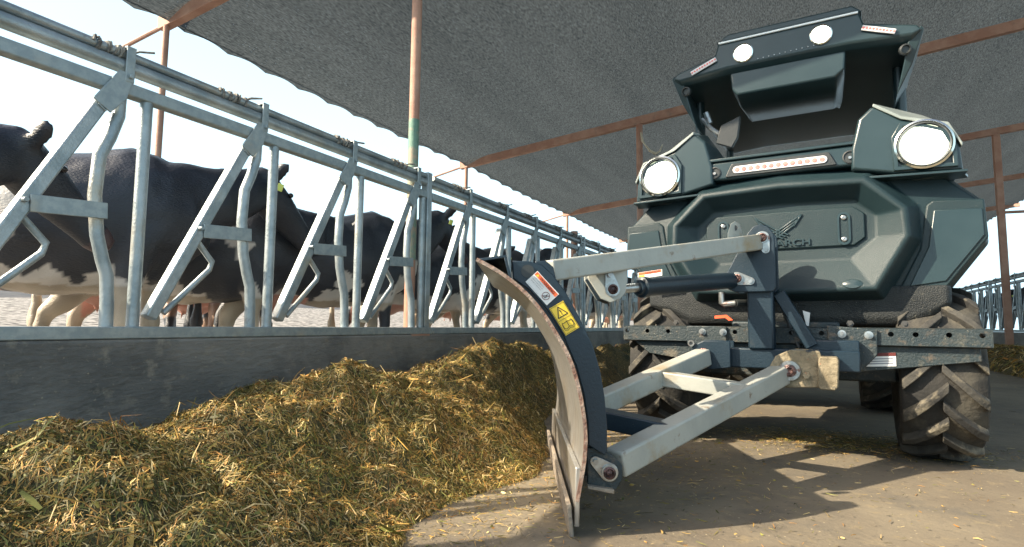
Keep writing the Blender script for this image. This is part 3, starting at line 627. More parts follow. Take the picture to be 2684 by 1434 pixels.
m = MB(FT); m.loft([[Vector((x, y, z)) for x, z in ((-.5, .9), (.5, .9), (.42, 1.42 - dz), (-.42, 1.42 - dz))] for y, dz in ((.2, .03), (1.25, .0))]); m.build('hood', PLAST, trac, smooth=50, bevel=.03, seg=3)
for s in (-.12, .14):
    m = MB(FT); m.box((s, .28, 1.447), (.10, .05, .02)); m.build('hood_catch', LIPM, band, bevel=.006)
# headlamp pods
POD = [(.300, 1.30), (.303, 1.394), (.335, 1.53), (.387, 1.578), (.405, 1.575), (.495, 1.500), (.655, 1.446), (.698, 1.355), (.705, 1.245), (.46, 1.262)]
PODB = [(.300, 1.30), (.300, 1.40), (.33, 1.57), (.387, 1.66), (.43, 1.66), (.60, 1.585), (.665, 1.54), (.70, 1.38), (.70, 1.245), (.46, 1.262)]
for s in (1, -1):
    m = MB(FT)
    m.loft([[Vector((x * s, y, z)) for x, z in q_] for y, q_ in ((.75, PODB), (.40, PODB), (.115, POD), (.10, [((px - .5) * .97 + .5, (pz - 1.40) * .97 + 1.40) for px, pz in POD]))])
    pod = m.build('headlamp_pod', PLAST2, trac, smooth=55, bevel=.014, seg=3, bang=20)
    m = MB(FT)                                          # cover on top of the pod, light falling on it put into its pale colour
    ft = [(.395, 1.588), (.497, 1.512), (.662, 1.457), (.706, 1.36)]; bt = [(.425, 1.674), (.604, 1.598), (.674, 1.551), (.708, 1.40)]
    m.loft([[Vector((x * s, y, z)) for x, z in q_ + [(x - .004, z - .014) for x, z in q_[::-1]]] for y, q_ in ((.092, ft), (.40, bt), (.75, bt))]); m.build('pod_cover', LIPM, pod, smooth=40, bevel=.004)
    C = Vector((.571 * s, .10, 1.372)); 
    m = MB(FT); hexp = [(.46, 1.27), (.455, 1.42), (.49, 1.482), (.575, 1.462), (.648, 1.43), (.682, 1.35), (.686, 1.262)]
    n = len(hexp); inn = [((x - .571) * .84 + .571, (z - 1.372) * .84 + 1.372) for x, z in hexp]
    m.add([(x * s, .112, z) for x, z in hexp] + [(x * s, .085, z) for x, z in hexp] + [(x * s, .085, z) for x, z in inn] + [(x * s, .13, z) for x, z in inn],
          [(a, (a + 1) % n, (a + 1) % n + n, a + n) for a in range(n)] + [(a + n, (a + 1) % n + n, (a + 1) % n + 2 * n, a + 2 * n) for a in range(n)] + [(a + 2 * n, (a + 1) % n + 2 * n, (a + 1) % n + 3 * n, a + 3 * n) for a in range(n)])
    m.build('lamp_bezel', PLBLK if 0 else PLAST2, pod, smooth=40, bevel=.003)
    m = MB(FT); m.lathe(C, (0, -1, 0), [(-.03, .112), (.0, .112), (.022, .108), (.026, .100), (.010, .092), (-.01, .06)], 40); hl = m.build('headlamp', REFL, trac, smooth=50)
    m = MB(FT); m.lathe(C, (0, -1, 0), [(.0, .098), (.020, .098), (.024, .094), (.010, .090), (.004, .078)], 40); m.build('lamp_ring', PLBLK, hl, smooth=50)
    m = MB(FT); m.lathe(C, (0, -1, 0), [(.0, .078), (.008, .076), (.015, .058), (.019, .03), (.020, 0)], 40); m.build('lamp_lens', LAMP, hl, smooth=60)
    m = MB(FT); m.lathe(C, (0, -1, 0), [(.003, .0895), (.009, .088), (.009, .079), (.003, .0775)], 40); m.build('glow_ring', LAMPG, hl, smooth=60)
    m = MB(FT); m.bar((.30 * s, .30, 1.245), (.72 * s, .17, 1.243), .10, .014, (0, 0, 1)); m.bar((.36 * s, .12, 1.252), (.715 * s, .12, 1.240), .07, .012, (0, 0, 1)); m.build('pod_ledge', PLAST2, pod, bevel=.003)
# skirt and belly
m = MB(FT); m.loft([[Vector((x, y, z)) for x, z in ((-.66 * k, .77), (-.66 * k, .69), (-.55 * k, zb + .045), (-.46 * k, zb), (.50 * k, zb), (.58 * k, zb + .03), (.65 * k, .69), (.65 * k, .77))] for y, k, zb in ((.150, .97, .630), (.175, 1.0, .596), (.30, 1, .576), (1.2, .9, .56))])
m.build('lower_skirt', PLDRT, trac, smooth=60, bevel=.012, seg=3)
m = MB(FT); m.box((0, 1.1, .50), (.46, 2.0, .22)); m.box((0, .42, .40), (.9, .16, .14)); m.build('chassis', FRAMEM, trac, bevel=.01)
# front bumper channel with holes and a tapered lower plate
def holed_strip(mb, x0, x1, z0, z1, y, holes, r, depth):
    holes = sorted(holes); edges = [x0] + [(a + b) / 2 for a, b in zip(holes, holes[1:])] + [x1]; K = 16; zc = (z0 + z1) / 2 + .012
    for h, a, b in zip(holes, edges, edges[1:]):
        cp = [(h + r * math.cos(t), zc + r * math.sin(t)) for t in [2 * math.pi * k / K + math.pi / K for k in range(K)]]
        op = []
        for (cx_, cz_) in cp:
            dx, dz = cx_ - h, cz_ - zc; k = min((b - h) / dx if dx > 1e-6 else ((a - h) / dx if dx < -1e-6 else 1e9), (z1 - zc) / dz if dz > 1e-6 else ((z0 - zc) / dz if dz < -1e-6 else 1e9)); op.append((h + dx * k, zc + dz * k))
        vs = [(p[0], y, p[1]) for p in cp] + [(p[0], y, p[1]) for p in op] + [(p[0], y + depth, p[1]) for p in cp] + [(a, y, z0), (b, y, z0), (b, y, z1), (a, y, z1)]
        fs = [(k, (k + 1) % K, (k + 1) % K + K, k + K) for k in range(K)] + [(k, (k + 1) % K, (k + 1) % K + 2 * K, k + 2 * K) for k in range(K)]
        # corner fill
        for ci, (qx, qz) in enumerate(((a, z0), (b, z0), (b, z1), (a, z1))):
            for k in range(K):
                p, q = op[k], op[(k + 1) % K]
                onv = lambda e: abs(e[0] - qx) < 1e-6; onh = lambda e: abs(e[1] - qz) < 1e-6
                if (onv(p) and onh(q)) or (onh(p) and onv(q)): fs.append((k + K, (k + 1) % K + K, 3 * K + ci))
        mb.add(vs, fs)
m = MB(FT); holed_strip(m, -.745, .747, .512, .580, 0, [-.725, -.62, -.515, -.41, -.20, -.10, .04, .16, .30, .415, .50, .61, .715], .0105, .008)
m.add([(-.745, .0, .58), (.747, .0, .58), (.747, .07, .585), (-.745, .07, .585)], [(0, 1, 2, 3)])
m.add([(-.745, .0, .512), (.747, .0, .512), (.747, .03, .505), (-.745, .03, .505)], [(0, 1, 2, 3)])
m.add([(-.745, 0, .512), (-.745, 0, .58), (-.745, .07, .585), (-.745, .03, .505)], [(0, 1, 2, 3)]); m.add([(.747, 0, .512), (.747, 0, .58), (.747, .07, .585), (.747, .03, .505)], [(0, 1, 2, 3)])
bump = m.build('bumper_beam', FRAMEM, trac)
m = MB(FT); pl = [(-.70, .506), (.71, .506), (.715, .455), (.30, .395), (-.30, .40), (-.62, .445)]; m.prism([(x, .03, z) for x, z in pl], (0, .012, 0)); m.build('bumper_plate', FRAMEM, bump, bevel=.003)
m = MB(FT); m.box((0, .08, .548), (1.44, .006, .06)); m.build('bumper_back', PLBLK, bump)
m = MB(FT); m.add([(.262, .027, .47), (.43, .027, .482), (.43, .027, .425), (.262, .027, .415)], [(0, 1, 2, 3)]); st = m.build('worn_sticker', WHITE, bump)
m = MB(FT); m.add([(.262, .0255, .47), (.43, .0255, .482), (.43, .0255, .468), (.262, .0255, .457)], [(0, 1, 2, 3)]); m.build('sticker_band', DKRED, st)
m = MB(FT)
for k in range(3): m.add([(.27, .0255, .448 - .010 * k), (.42, .0255, .459 - .010 * k), (.42, .0255, .455 - .010 * k), (.27, .0255, .444 - .010 * k)], [(0, 1, 2, 3)])
m.build('sticker_print', GREYINK, st)
# bracket plates with bolts
def hexbolt(p, ax, r=.017, parent=None, name='bolt'):
    p = Vector(p); ax = Vector(ax).normalized(); m = MB(FT); m.lathe(p, ax, [(0, r * 1.45), (.003, r * 1.45), (.0035, r)], 20); m.lathe(p, ax, [(.003, r * .95), (.014, r * .95), (.014, r * .5), (.020, r * .5), (.020, 0)], 6)
    return m.build(name, CHROME, parent, smooth=30)
m = MB(FT); m.prism([(x, -.006, z) for x, z in ((.183, .592), (.368, .578), (.364, .470), (.296, .392), (.262, .392), (.262, .50), (.215, .50), (.183, .53))], (0, -.010, 0)); bk = m.build('mount_plate', FRAMEM, trac, bevel=.004)
for x, z in ((.238, .556), (.336, .553)): hexbolt((x, -.016, z), (0, -1, 0), .0115, bk)
m = MB(FT); m.prism([(x, -.006, z) for x, z in ((-.42, .585), (-.235, .585), (-.235, .475), (-.36, .475), (-.42, .50))], (0, -.010, 0)); bk = m.build('mount_plate', FRAMEM, trac, bevel=.004)
for x, z in ((-.345, .556), (-.25, .556)): hexbolt((x, -.016, z), (0, -1, 0), .0115, bk)
for x in (-.49, .27, .47):
    m = MB(FT); m.lathe((x, .07, .602), (0, -1, 0), [(0, .015), (.006, .015), (.006, .008), (.012, .008), (.012, 0)], 6); m.build('frame_bolt', RIM, bump)
m = MB(FT); m.prism([(x, .06, z) for x, z in ((-.30, .635), (-.245, .640), (-.215, .615), (-.235, .612), (-.25, .625), (-.30, .622))], (0, -.01, 0)); m.build('orange_latch', mat('orange_plastic', (.75, .10, .03)), trac)
m = MB(FT); m.prism([(x, .07, z) for x, z in ((.085, .66), (.115, .65), (.108, .59), (.098, .59))], (0, -.01, 0)); m.build('pale_latch', WHITE, trac)
# tyres
def wheel(cx, cy, R0, wdt, parent, nl, label=None):
    t = MB(FT); h = wdt / 2; s = R0 - .03
    t.lathe((cx, cy, R0), (1, 0, 0), [(-h * .86, R0 * .56), (-h * 1.0, R0 * .70), (-h * 1.0, R0 * .84), (-h * .92, s - .012), (-h * .5, s), (0, s + .004), (h * .5, s), (h * .92, s - .012), (h, R0 * .84), (h, R0 * .70), (h * .86, R0 * .56)], 56)
    w_ = MB(FT); w_.lathe((cx, cy, R0), (1, 0, 0), [(-h * .8, R0 * .57), (-h * .5, R0 * .52), (-h * .35, R0 * .2), (-h * .6, R0 * .15), (-h * .6, 0)], 40); w_.lathe((cx, cy, R0), (1, 0, 0), [(h * .8, R0 * .57), (h * .5, R0 * .52), (h * .35, R0 * .2), (h * .6, R0 * .15), (h * .6, 0)], 40)
    ty = t.build('tyre', TYRE, parent, smooth=50); w_.build('rim', RIM, ty, smooth=40)
    l = MB(FT); C = Vector((cx, cy, R0))
    def P(a, x, r): return C + Vector((x, -math.sin(a) * r, math.cos(a) * r))
    for sd in (1, -1):
        for k in range(nl):
            a0 = 2 * math.pi * (k + (.5 if sd > 0 else 0)) / nl; st = []
            for q in range(5):
                f = q / 4; x = sd * (-.01 + (h * 1.03) * f); a = a0 + f * .42; rb = s - .014 * f * f - .01; rt = R0 + .006 - (.014 if q == 4 else 0) - .01 * f * f; hw = (.030 + .006 * f) / R0 / 2 * 1.25
                st.append([P(a - hw * 1.25, x, rb), P(a + hw * 1.25, x, rb), P(a + hw, x, rt), P(a - hw, x, rt)])
            l.loft(st)
    l.build('tread_lugs', LUG, ty, bevel=.004)
wheel(.595, .42, .385, .30, trac, 15); wheel(-.595, .42, .385, .30, trac, 15)
wheel(.52, 2.15, .62, .40, trac, 19); wheel(-.52, 2.15, .62, .40, trac, 19)
m = MB(FT); m.cyl((-.5, .42, .385), (.5, .42, .385), .055, 16); m.lathe((0, .42, .40), (1, 0, 0), [(-.16, .06), (-.10, .12), (.10, .12), (.16, .06)], 20); m.build('front_axle', FRAMEM, trac, smooth=40)
m = MB(FT); m.cyl((-.5, 2.15, .62), (.5, 2.15, .62), .08, 16); m.box((0, 1.9, .70), (.5, .9, .5)); m.build('rear_axle', FRAMEM, trac, smooth=40)
for s in (1, -1):
    m = MB(FT); m.loft([[Vector(((.34) * s, y, z)), Vector((.74 * s, y, z)), Vector((.74 * s, y, z - .02)), Vector((.34 * s, y, z - .02))] for y, z in [(2.15 - .72 * math.cos(a), .66 + .68 * math.sin(a)) for a in np.linspace(.3, 2.8, 9)]]); m.build('rear_mudguard', PLAST2, trac, smooth=50)
# cab: posts, canopy, seat, screen
for s in (1, -1):
    m = MB(FT); m.tube([(.60 * s, 1.22, 1.20), (.585 * s, 1.20, 1.55), (.58 * s, 1.15, 2.16)], .034, 10); m.build('canopy_post', PLAST2, trac, smooth=40)
    m = MB(FT); m.tube([(.60 * s, 2.35, 1.1), (.585 * s, 2.40, 2.16)], .03, 10); m.build('canopy_post', PLAST2, trac, smooth=40)
can = thing_parts = None
m = MB(FT)
# canopy shell: cross sections front to back, each 12 points (top outline then underside)
def csec(y, zt, hw, k=0):
    t = [(-.665 * hw, 2.185), (-.64 * hw, 2.215), (-.40 * hw, 2.285), (-.375 * hw, 2.37 + zt), (.375 * hw, 2.37 + zt), (.40 * hw, 2.285), (.64 * hw, 2.215), (.665 * hw, 2.185)]
    b = [(.62 * hw, 2.135 + k), (.33 * hw, 2.16 + k), (-.33 * hw, 2.16 + k), (-.62 * hw, 2.135 + k)]
    return [Vector((x, y, z)) for x, z in t + b]
m.loft([csec(.76, .0, 1, .03), csec(.80, .015, 1.0), csec(.95, .05, 1.0), csec(1.6, .06, 1.0), csec(2.45, .03, .96), csec(2.55, -.04, .92, .02)])
canopy = m.build('canopy', PLAST2, trac, smooth=45, bevel=.01, seg=2, bang=18)
m = MB(FT); m.bar((-.375, .752, 2.352), (.375, .752, 2.352), .012, .012, (0, 0, 1)); m.build('visor_trim', TRIM, canopy, bevel=.003)
m = MB(FT); m.loft([[Vector((x, y, z)) for x, z in ((-.40, 2.378), (.40, 2.378), (.35, 2.425), (-.33, 2.425))] for y in (.80, 1.6)]); m.build('visor_cap', PLAST2, canopy, bevel=.01, smooth=50)
for s in (1, -1):                                        # drooping side fins
    fp_ = [(.66, 2.21), (.675, 2.19), (.62, 2.03), (.545, 1.88), (.565, 1.97), (.585, 2.06), (.60, 2.14)]
    m = MB(FT); m.loft([[Vector((x * s, y + dy * (2.2 - z), z)) for x, z in fp_] for y, dy in ((.77, .35), (.82, .35), (1.15, .15))]); m.build('side_fin', PLAST2, canopy, smooth=50, bevel=.006)
    m = MB(FT); a = Vector((.39 * s, .748, 2.255)); b = Vector((.545 * s, .748, 2.192)); d, q, u = orth(b - a, (0, -1, 0))
    m.bar(a, b, .030, .010, (0, -1, 0)); ls = m.build('light_strip', CLEARL, canopy, bevel=.004)
    for k in range(10):
        m = MB(FT); m.lathe(a.lerp(b, (k + .5) / 10) + Vector((0, -.005, 0)), (0, -1, 0), [(0, .007), (.002, .006), (.002, 0)], 8); m.build('led', REDLED, ls)
    m = MB(FT); m.lathe((.585 * s, .80, 2.10), (.2 * s, -1, -.2), [(0, .03), (.02, .03), (.024, .022), (.012, .018), (.012, 0)], 20); m.build('camera_pod', PLBLK, canopy, smooth=40)
# hung console under the canopy
m = MB(FT); m.loft([[Vector((x, y, z)) for x, z in ((-.32 * k, 2.17), (.31 * k, 2.17), (.30 * k, 2.06), (.25 * k, zb), (-.28 * k, zb), (-.31 * k, 2.06))] for y, k, zb in ((.80, 1, 2.02), (.95, 1, 1.985), (1.35, .95, 2.02), (1.5, .9, 2.1))]); m.build('roof_console', PLAST2, canopy, smooth=50, bevel=.012, seg=3)
for (x, z) in ((-.233, 2.258), (.189, 2.268)):
    m = MB(FT); C = Vector((x, .752, z)); m.lathe(C, (0, -1, -.1), [(-.02, .056), (.006, .058), (.010, .050), (.0, .042)], 28); wl = m.build('work_lamp', REFL, canopy, smooth=40)
    m = MB(FT); m.lathe(C, (0, -1, -.1), [(-.004, .037), (.004, .035), (.010, .020), (.011, 0)], 28); m.build('lamp_lens', LAMP2, wl, smooth=60)
m = MB(FT)
for k in range(12): m.lathe((-.15 + .03 * k, .758, 2.205 + .001 * k), (0, -1, 0), [(0, .004), (.004, .003), (.004, 0)], 6)
m.build('rivets', CHROME, canopy)
m = MB(FT); m.box((.02, 2.05, 1.12), (.50, .48, .12)); m.box((.02, 2.27, 1.42), (.46, .12, .52)); m.build('seat', SEATM, trac, bevel=.04, seg=3)
m = MB(FT); m.tube([(0, 1.25, 1.1), (0, 1.42, 1.38)], .035, 12); m.lathe((0, 1.44, 1.41), (0, .5, .85), [(-.012, .175), (0, .19), (.012, .175), (0, .16), (-.012, .175)], 28); m.build('steering_wheel', PLBLK, trac, smooth=40)
# display screen on its bracket behind the left pod
m = MB(FT); q = [atT(x, y, .95) for x, y in ((1800, 360), (1812, 315), (1862, 290), (1855, 345), (1840, 372))]; m.prism(q, (0, .03, 0)); sc = m.build('display_screen', PLBLK, trac, bevel=.006)
m = MB(FT); a = atT(1765, 300, .98); m.tube([a, atT(1790, 325, .98), atT(1815, 340, .98)], .016, 8); m.tube([atT(1775, 285, .98), atT(1785, 312, .98)], .022, 8); m.build('screen_arm', CHROME, trac, smooth=40)
# warning sticker low on the cowl, left of the mast
def sticker(corners, parent, fr, name='warning_sticker'):
    """corners: bottom-left, bottom-right, top-right, top-left in the frame; returns plane basis"""
    a, b, c, d = [Vector(p) for p in corners]; m = MB(fr); n = (b - a).cross(d - a).normalized()
    m.prism([a, b, c, d], n * .0006); return m.build(name, WHITE, parent), a, (b - a), (d - a), n
c4 = [atT(x, y, .052) for x, y in ((1604, 702), (1665, 693), (1665, 677), (1604, 686))]
st, a, u, v, n = sticker(c4, trac, FT)
m = MB(FT); off = n * .0012; m.add([a + v * .55 + u * .03 + off, a + u * .97 + v * .55 + off, a + u * .97 + v * .95 + off, a + v * .95 + u * .03 + off], [(0, 1, 2, 3)]); m.build('orange_band', RED, st)
m = MB(FT); textmesh(m, 'WARNING', a + u * .30 + v * .60 + n * .0016, u, v, v.length * .28, .0004, width=u.length * .62, bold=.02); textmesh(m, 'Do NOT use as a footstep', a + u * .34 + v * .30 + n * .0012, u, v, v.length * .13, .0004, width=u.length * .58); m.build('print', INK, st)
m = MB(FT); m.add([a + u * .03 + v * .05 + off, a + u * .28 + v * .05 + off, a + u * .28 + v * .5 + off, a + u * .03 + v * .5 + off], [(0, 1, 2, 3)]); m.build('yellow_field', YEL, st)

# ================================================================== BLADE IMPLEMENT (world coordinates)
FI = Tr(BN.x, BN.y, 0, 0)
imp = thing('feed_pusher_blade', 'worn curved pusher blade with navy rib and grey lift arms mounted on the tractor', 'blade implement', FI)
LB = (BF - BN)
prof = [(1200, 649), (1256, 680), (1309, 720), (1355, 768), (1395, 826), (1436, 901), (1459, 977), (1471, 1041), (1476, 1099), (1474, 1146), (1468, 1190), (1455, 1262)]
P3 = [atD(x, y, 1.62) for x, y in prof]
for i, p in enumerate(P3):                              # keep the profile in the plane across the blade
    pass
# subdivide profile smoothly
def smooth_curve(P, k=4):
    out = []
    for i in range(len(P) - 1):
        p0, p1, p2, p3 = P[max(i - 1, 0)], P[i], P[i + 1], P[min(i + 2, len(P) - 1)]
        for j in range(k):
            t = j / k; out.append(.5 * ((2 * p1) + (p2 - p0) * t + (2 * p0 - 5 * p1 + 4 * p2 - p3) * t * t + (3 * p1 - p0 - 3 * p2 + p3) * t ** 3))
    return out + [P[-1]]
PS = smooth_curve(P3); TH = .009
def inward(P):                                           # front (concave) side normal
    o = []
    for i in range(len(P)):
        d = (P[min(i + 1, len(P) - 1)] - P[max(i - 1, 0)]).normalized(); o.append(-(FF.cross(d)).normalized())
    return o
NI = inward(PS)
if NI[len(NI) // 2].dot(RR) > 0: NI = [-q for q in NI]
LV = FF * 1.12 + RR * .015
m = MB(); rs = []
for k in range(13):
    o_ = LV * (k / 12); rs.append([p + o_ for p in PS] + [p + q * TH + o_ for p, q in reversed(list(zip(PS, NI)))])
m.loft(rs); mold = m.build('mouldboard', WORN, imp, smooth=40)
m = MB(); m.loft([[p + q * (TH + .0005) - FF * .001, p + q * -.001 - FF * .001, p + q * -.001 - FF * .004, p + q * (TH + .0005) - FF * .004] for p, q in zip(PS, NI)]); m.build('rusty_end_edge', mat('edge_rust', (.20, .11, .08), (.34, .27, .22), 30, .7, .3, .6, 60), mold, smooth=50)
# cutting edges: two stepped wear strips bolted on the front foot
def strip(name, zt_n, zb_n, ztf, zbf, thick, out, m_):
    a = MB(); nb = atD(1434, 1350, 1.636); 
    def foot(z): # front face point of the mouldboard at height z
        zz = [p.z for p in PS]; i = min(range(len(PS)), key=lambda j: abs(PS[j].z - z) if j > len(PS) // 2 else 9)
        return PS[i] + NI[i] * TH
    base_dir = (foot(.30)); q = []
    for (z, zf, e) in ((zt_n, ztf, 0), (zb_n, zbf, 1)):
        pass
    x_t = foot(max(zt_n, .12)); x_b = atD(1459, 1348, 1.622); x_b.z = zb_n
    if zt_n < .12: x_t = x_b.lerp(x_t, .8)
    n_ = -RR
    c = [x_t + n_ * out, x_t + n_ * (out + thick), x_b + n_ * (out + thick), x_b + n_ * out]
    d = [p + LV + Vector((0, 0, zf - p.z + z0)) * 0 for p, zf, z0 in zip(c, (ztf, ztf, zbf, zbf), (0, 0, 0, 0))]
    a.hexa(c, d); return a.build(name, m_, imp, bevel=.003)
strip('wear_strip', .185, .03, 0, 0, .014, .002, WORN)
strip('cutting_edge', .112, .002, 0, 0, .013, .0165, EDGE)
# top channel
t0 = PS[0]; c1 = atD(1274, 641, 1.62); c2 = atD(1288, 705, 1.62)
m = MB(); e = LV * .98; k_ = Vector((0, 0, -.007))
m.hexa([t0 + k_ * .2, c1, c1 + k_, t0 + k_ * 1.6], [p + e for p in (t0 + k_ * .2, c1, c1 + k_, t0 + k_ * 1.6)])
s_ = -RR * .008; m.hexa([c1 + k_, c2, c2 + s_, c1 + k_ + s_], [p + e for p in (c1 + k_, c2, c2 + s_, c1 + k_ + s_)]); m.build('top_channel', NAVY, imp, bevel=.0015)
# ribs
ribR = [(1288, 655), (1330, 657), (1362, 665), (1390, 690), (1425, 738), (1458, 800), (1492, 872), (1510, 935), (1521, 1000), (1527, 1070), (1527, 1135), (1520, 1145)]
ribL = [(1480, 1120), (1478, 1060), (1468, 990), (1449, 920), (1415, 840), (1375, 778), (1330, 728), (1290, 700)]
Q = [atD(x, y, 1.66) for x, y in ribR] ; QL = [atD(x, y, 1.66) for x, y in ribL]
for k, off_ in enumerate((0, .50, 1.02)):
    m = MB(); o_ = LV.normalized() * off_ * 1.02; m.prism([p + o_ for p in Q + QL], FF * .045); rib = m.build('rib', NAVY, imp, bevel=.003)
    if k == 0: rib0 = rib
m = MB(); c_ = atD(1327, 682, 1.659); m.lathe(c_, -FF, [(0, .019), (.0015, .019), (.0015, .001)], 24); m.build('rib_hole', PLBLK, rib0, smooth=30)
# labels on the rib
def px(*p): return [atD(x / S, y / S, 1.6575) for x, y in p]
tl, tr_, br_, bl_ = px((1408.8, 710.2), (1465.4, 771.2), (1433.2, 800.7), (1377.3, 738.7))
st, a, u, v, n = sticker((bl_, br_, tr_, tl), rib0, I4); 
if n.dot(FF) > 0: n = -n
def quad(mb, u0, u1, v0, v1, h=.0014): mb.add([a + u * u0 + v * v0 + n * h, a + u * u1 + v * v0 + n * h, a + u * u1 + v * v1 + n * h, a + u * u0 + v * v1 + n * h], [(0, 1, 2, 3)])
m = MB(); quad(m, .02, .98, .72, .96); m.build('orange_band', RED, st)
m = MB(); textmesh(m, 'WARNING', a + u * .22 + v * .755 + n * .002, u, v, v.length * .17, .0003, width=u.length * .66, bold=.02); m.build('print', DKRED, st)
m = MB(); m.add([a + u * .07 + v * .755 + n * .0018, a + u * .17 + v * .755 + n * .0018, a + u * .12 + v * .93 + n * .0018], [(0, 1, 2)]); m.build('print', YEL, st)
m = MB()
for i, s_ in enumerate(('NOT a lifting point.', 'Read manual prior to', 'damage to attachment')): textmesh(m, s_, a + u * .07 + v * (.56 - .13 * i) + n * .0016, u, v, v.length * .09, .0003, width=u.length * .46)
quad(m, .06, .55, .06, .068)
m.build('print', GREYINK, st)
m = MB(); cc = a + u * .76 + v * .34; r_ = v.length * .25; un, vn = u.normalized(), v.normalized(); K = 28
ringp = [[cc + (un * math.cos(t) + vn * math.sin(t)) * r_ * k + n * .0016 for t in [2 * math.pi * i / K for i in range(K)]] for k in (.86, 1)]
m.add(ringp[0] + ringp[1], [(i, (i + 1) % K, (i + 1) % K + K, i + K) for i in range(K)])
m.bar(cc + (un + vn) * r_ * .66 + n * .0016, cc - (un + vn) * r_ * .66 + n * .0016, .0022, .0003, n); m.build('print', DKRED, st)
m = MB(); m.tube([cc + vn * r_ * .6 + n * .0017, cc + vn * r_ * .1 + n * .0017, cc + un * r_ * .3 - vn * .1 * r_ + n * .0017, cc + un * r_ * .2 - vn * r_ * .5 + n * .0017, cc - un * r_ * .2 - vn * r_ * .5 + n * .0017, cc - un * r_ * .35 - vn * r_ * .2 + n * .0017], .0009, 5); m.build('print', INK, st)
tl, tr_, br_, bl_ = px((1439.8, 809.2), (1476, 788), (1519, 858), (1483, 880))
m = MB(); a = bl_ + 0 * tl
# yellow label: long axis runs down the rib; 'up' of its pictures points to the upper end
up_ = tl - bl_; a = bl_; u = br_ - bl_; v = tl - bl_
# corners: tl/tr_ are the short upper edge, bl_/br_ the lower edge
n = u.cross(v).normalized(); n = -n if n.dot(FF) > 0 else n
st2 = MB().prism([tl, tr_, br_, bl_], n * .0006).build('caution_sticker', YEL, rib0)
def Q2(x, y, h=.0012): return a + u * x + v * y + n * h
def pline(mb, pts, w=.0013, h=.0012, closed=False):
    P = [Q2(*p, h) for p in pts]; P = P + [P[0]] if closed else P
    for p, q in zip(P, P[1:]): mb.bar(p, q, w, .0003, n)
m = MB(); pline(m, [(.04, .03), (.96, .03), (.96, .97), (.04, .97)], .0009, closed=True); pline(m, [(.06, .49), (.94, .49)], .0008)
pline(m, [(.16, .58), (.84, .58), (.50, .91)], .0026, closed=True)
m.prism([Q2(.46, .80), Q2(.54, .80), Q2(.52, .69), Q2(.48, .69)], n * .0003); m.prism([Q2(.5 + .035 * math.cos(t), .65 + .018 * math.sin(t)) for t in np.linspace(0, 6.28, 12)[:-1]], n * .0003)
pline(m, [(.50, .20), (.30, .16), (.18, .20), (.18, .38), (.32, .36), (.50, .38), (.68, .36), (.82, .38), (.82, .20), (.70, .16)], .0016, closed=True); pline(m, [(.50, .20), (.50, .38)], .0016)
pline(m, [(.14, .34), (.14, .15), (.30, .11), (.50, .15), (.70, .11), (.86, .15), (.86, .34)], .0010); m.build('print', INK, st2)
# lower lug at the near foot with pin
def pinset(p, q, ax, parent, r=.024):                   # flat keeper with bolt (p = pin centre, q = bolt)
    p, q, ax = Vector(p), Vector(q), Vector(ax).normalized(); d = (q - p).normalized(); s = ax.cross(d)
    m = MB(); pts = [p + (d * math.cos(t) + s * math.sin(t)) * r * 1.25 for t in np.linspace(math.pi * .42, math.pi * 1.58, 14)] + [q + (d * math.cos(t) + s * math.sin(t)) * r * .72 for t in np.linspace(-math.pi * .45, math.pi * .45, 9)]
    m.prism(pts, ax * .005); k = m.build('pin_keeper', CHROME, parent, bevel=.001)
    m = MB(); m.lathe(p, ax, [(.005, r * .85), (.016, r * .85), (.019, r * .6), (.013, r * .42), (.017, .001)], 20); m.build('pin', GREASE, parent, smooth=40)
    m = MB(); m.lathe(p, ax, [(.004, r * 1.05), (.012, r * 1.05), (.012, r * .8), (.004, r * .8)], 20); m.build('pin_collar', CHROME, parent, smooth=40)
    m = MB(); m.lathe(q, ax, [(.005, r * .42), (.016, r * .42), (.016, 0)], 6); m.build('bolt', CHROME, parent)
lug = [(1476, 1126), (1500, 1125), (1540, 1145), (1565, 1170), (1566, 1205), (1550, 1232), (1522, 1236), (1478, 1228)]
m = MB(); m.prism([atD(x, y, 1.68) for x, y in lug], FF * .016); m.prism([atD(x, y, 1.68) + FF * .095 for x, y in lug], FF * .016); lg = m.build('foot_lug', FRAMEM, imp, bevel=.003)
m = MB(); m.prism([atD(x, y, 1.66) for x, y in ((1478, 1222), (1545, 1232), (1545, 1243), (1478, 1230))], FF * .13); m.build('lug_base', EDGE, imp, bevel=.002)
pinset(atD(1531, 1187, 1.678), atD(1497, 1160, 1.678), -FF, lg, .021)
# tractor-side geometry of the implement
def F2(p): return FT @ Vector(p)
m = MB(FT); m.box((-.03, -.09, .445), (.66, .085, .088)); m.box((.20, -.045, .47), (.20, .05, .12)); m.build('cross_tube', NAVY, imp, bevel=.006)
m = MB(FT); m.box((-.070, -.10, .625), (.105, .095, .28)); mast = m.build('mast', NAVY, imp, bevel=.008)
m = MB(FT); m.bar((.0, -.06, .735), (.125, -.06, .50), .05, .055, (0, 1, 0)); m.build('mast_brace', NAVY, imp, bevel=.004)
m = MB(FT); m.tube([(-.01, .05, .70), (.07, .0, .49)], .008, 8); m.build('hose', PLBLK, imp, smooth=40)
tri = [(-.108, 1.000), (-.085, 1.026), (-.055, 1.034), (-.025, 1.022), (-.004, .990), (.0, .965), (.0, .75), (-.012, .735), (-.165, .735), (-.195, .748), (-.213, .785), (-.205, .815)]
for dy in (-.165, -.045):
    m = MB(FT); m.prism([(x, dy, z) for x, z in tri], (0, -.012, 0)); tp_ = m.build('pivot_plate', NAVY, imp, bevel=.004)
    if dy < -.1: tp0 = tp_
AX = FT.to_3x3() @ Vector((0, -1, 0))
pinset(F2((-.048, -.178, .972)), F2((-.036, -.178, .918)), AX, tp0, .023)
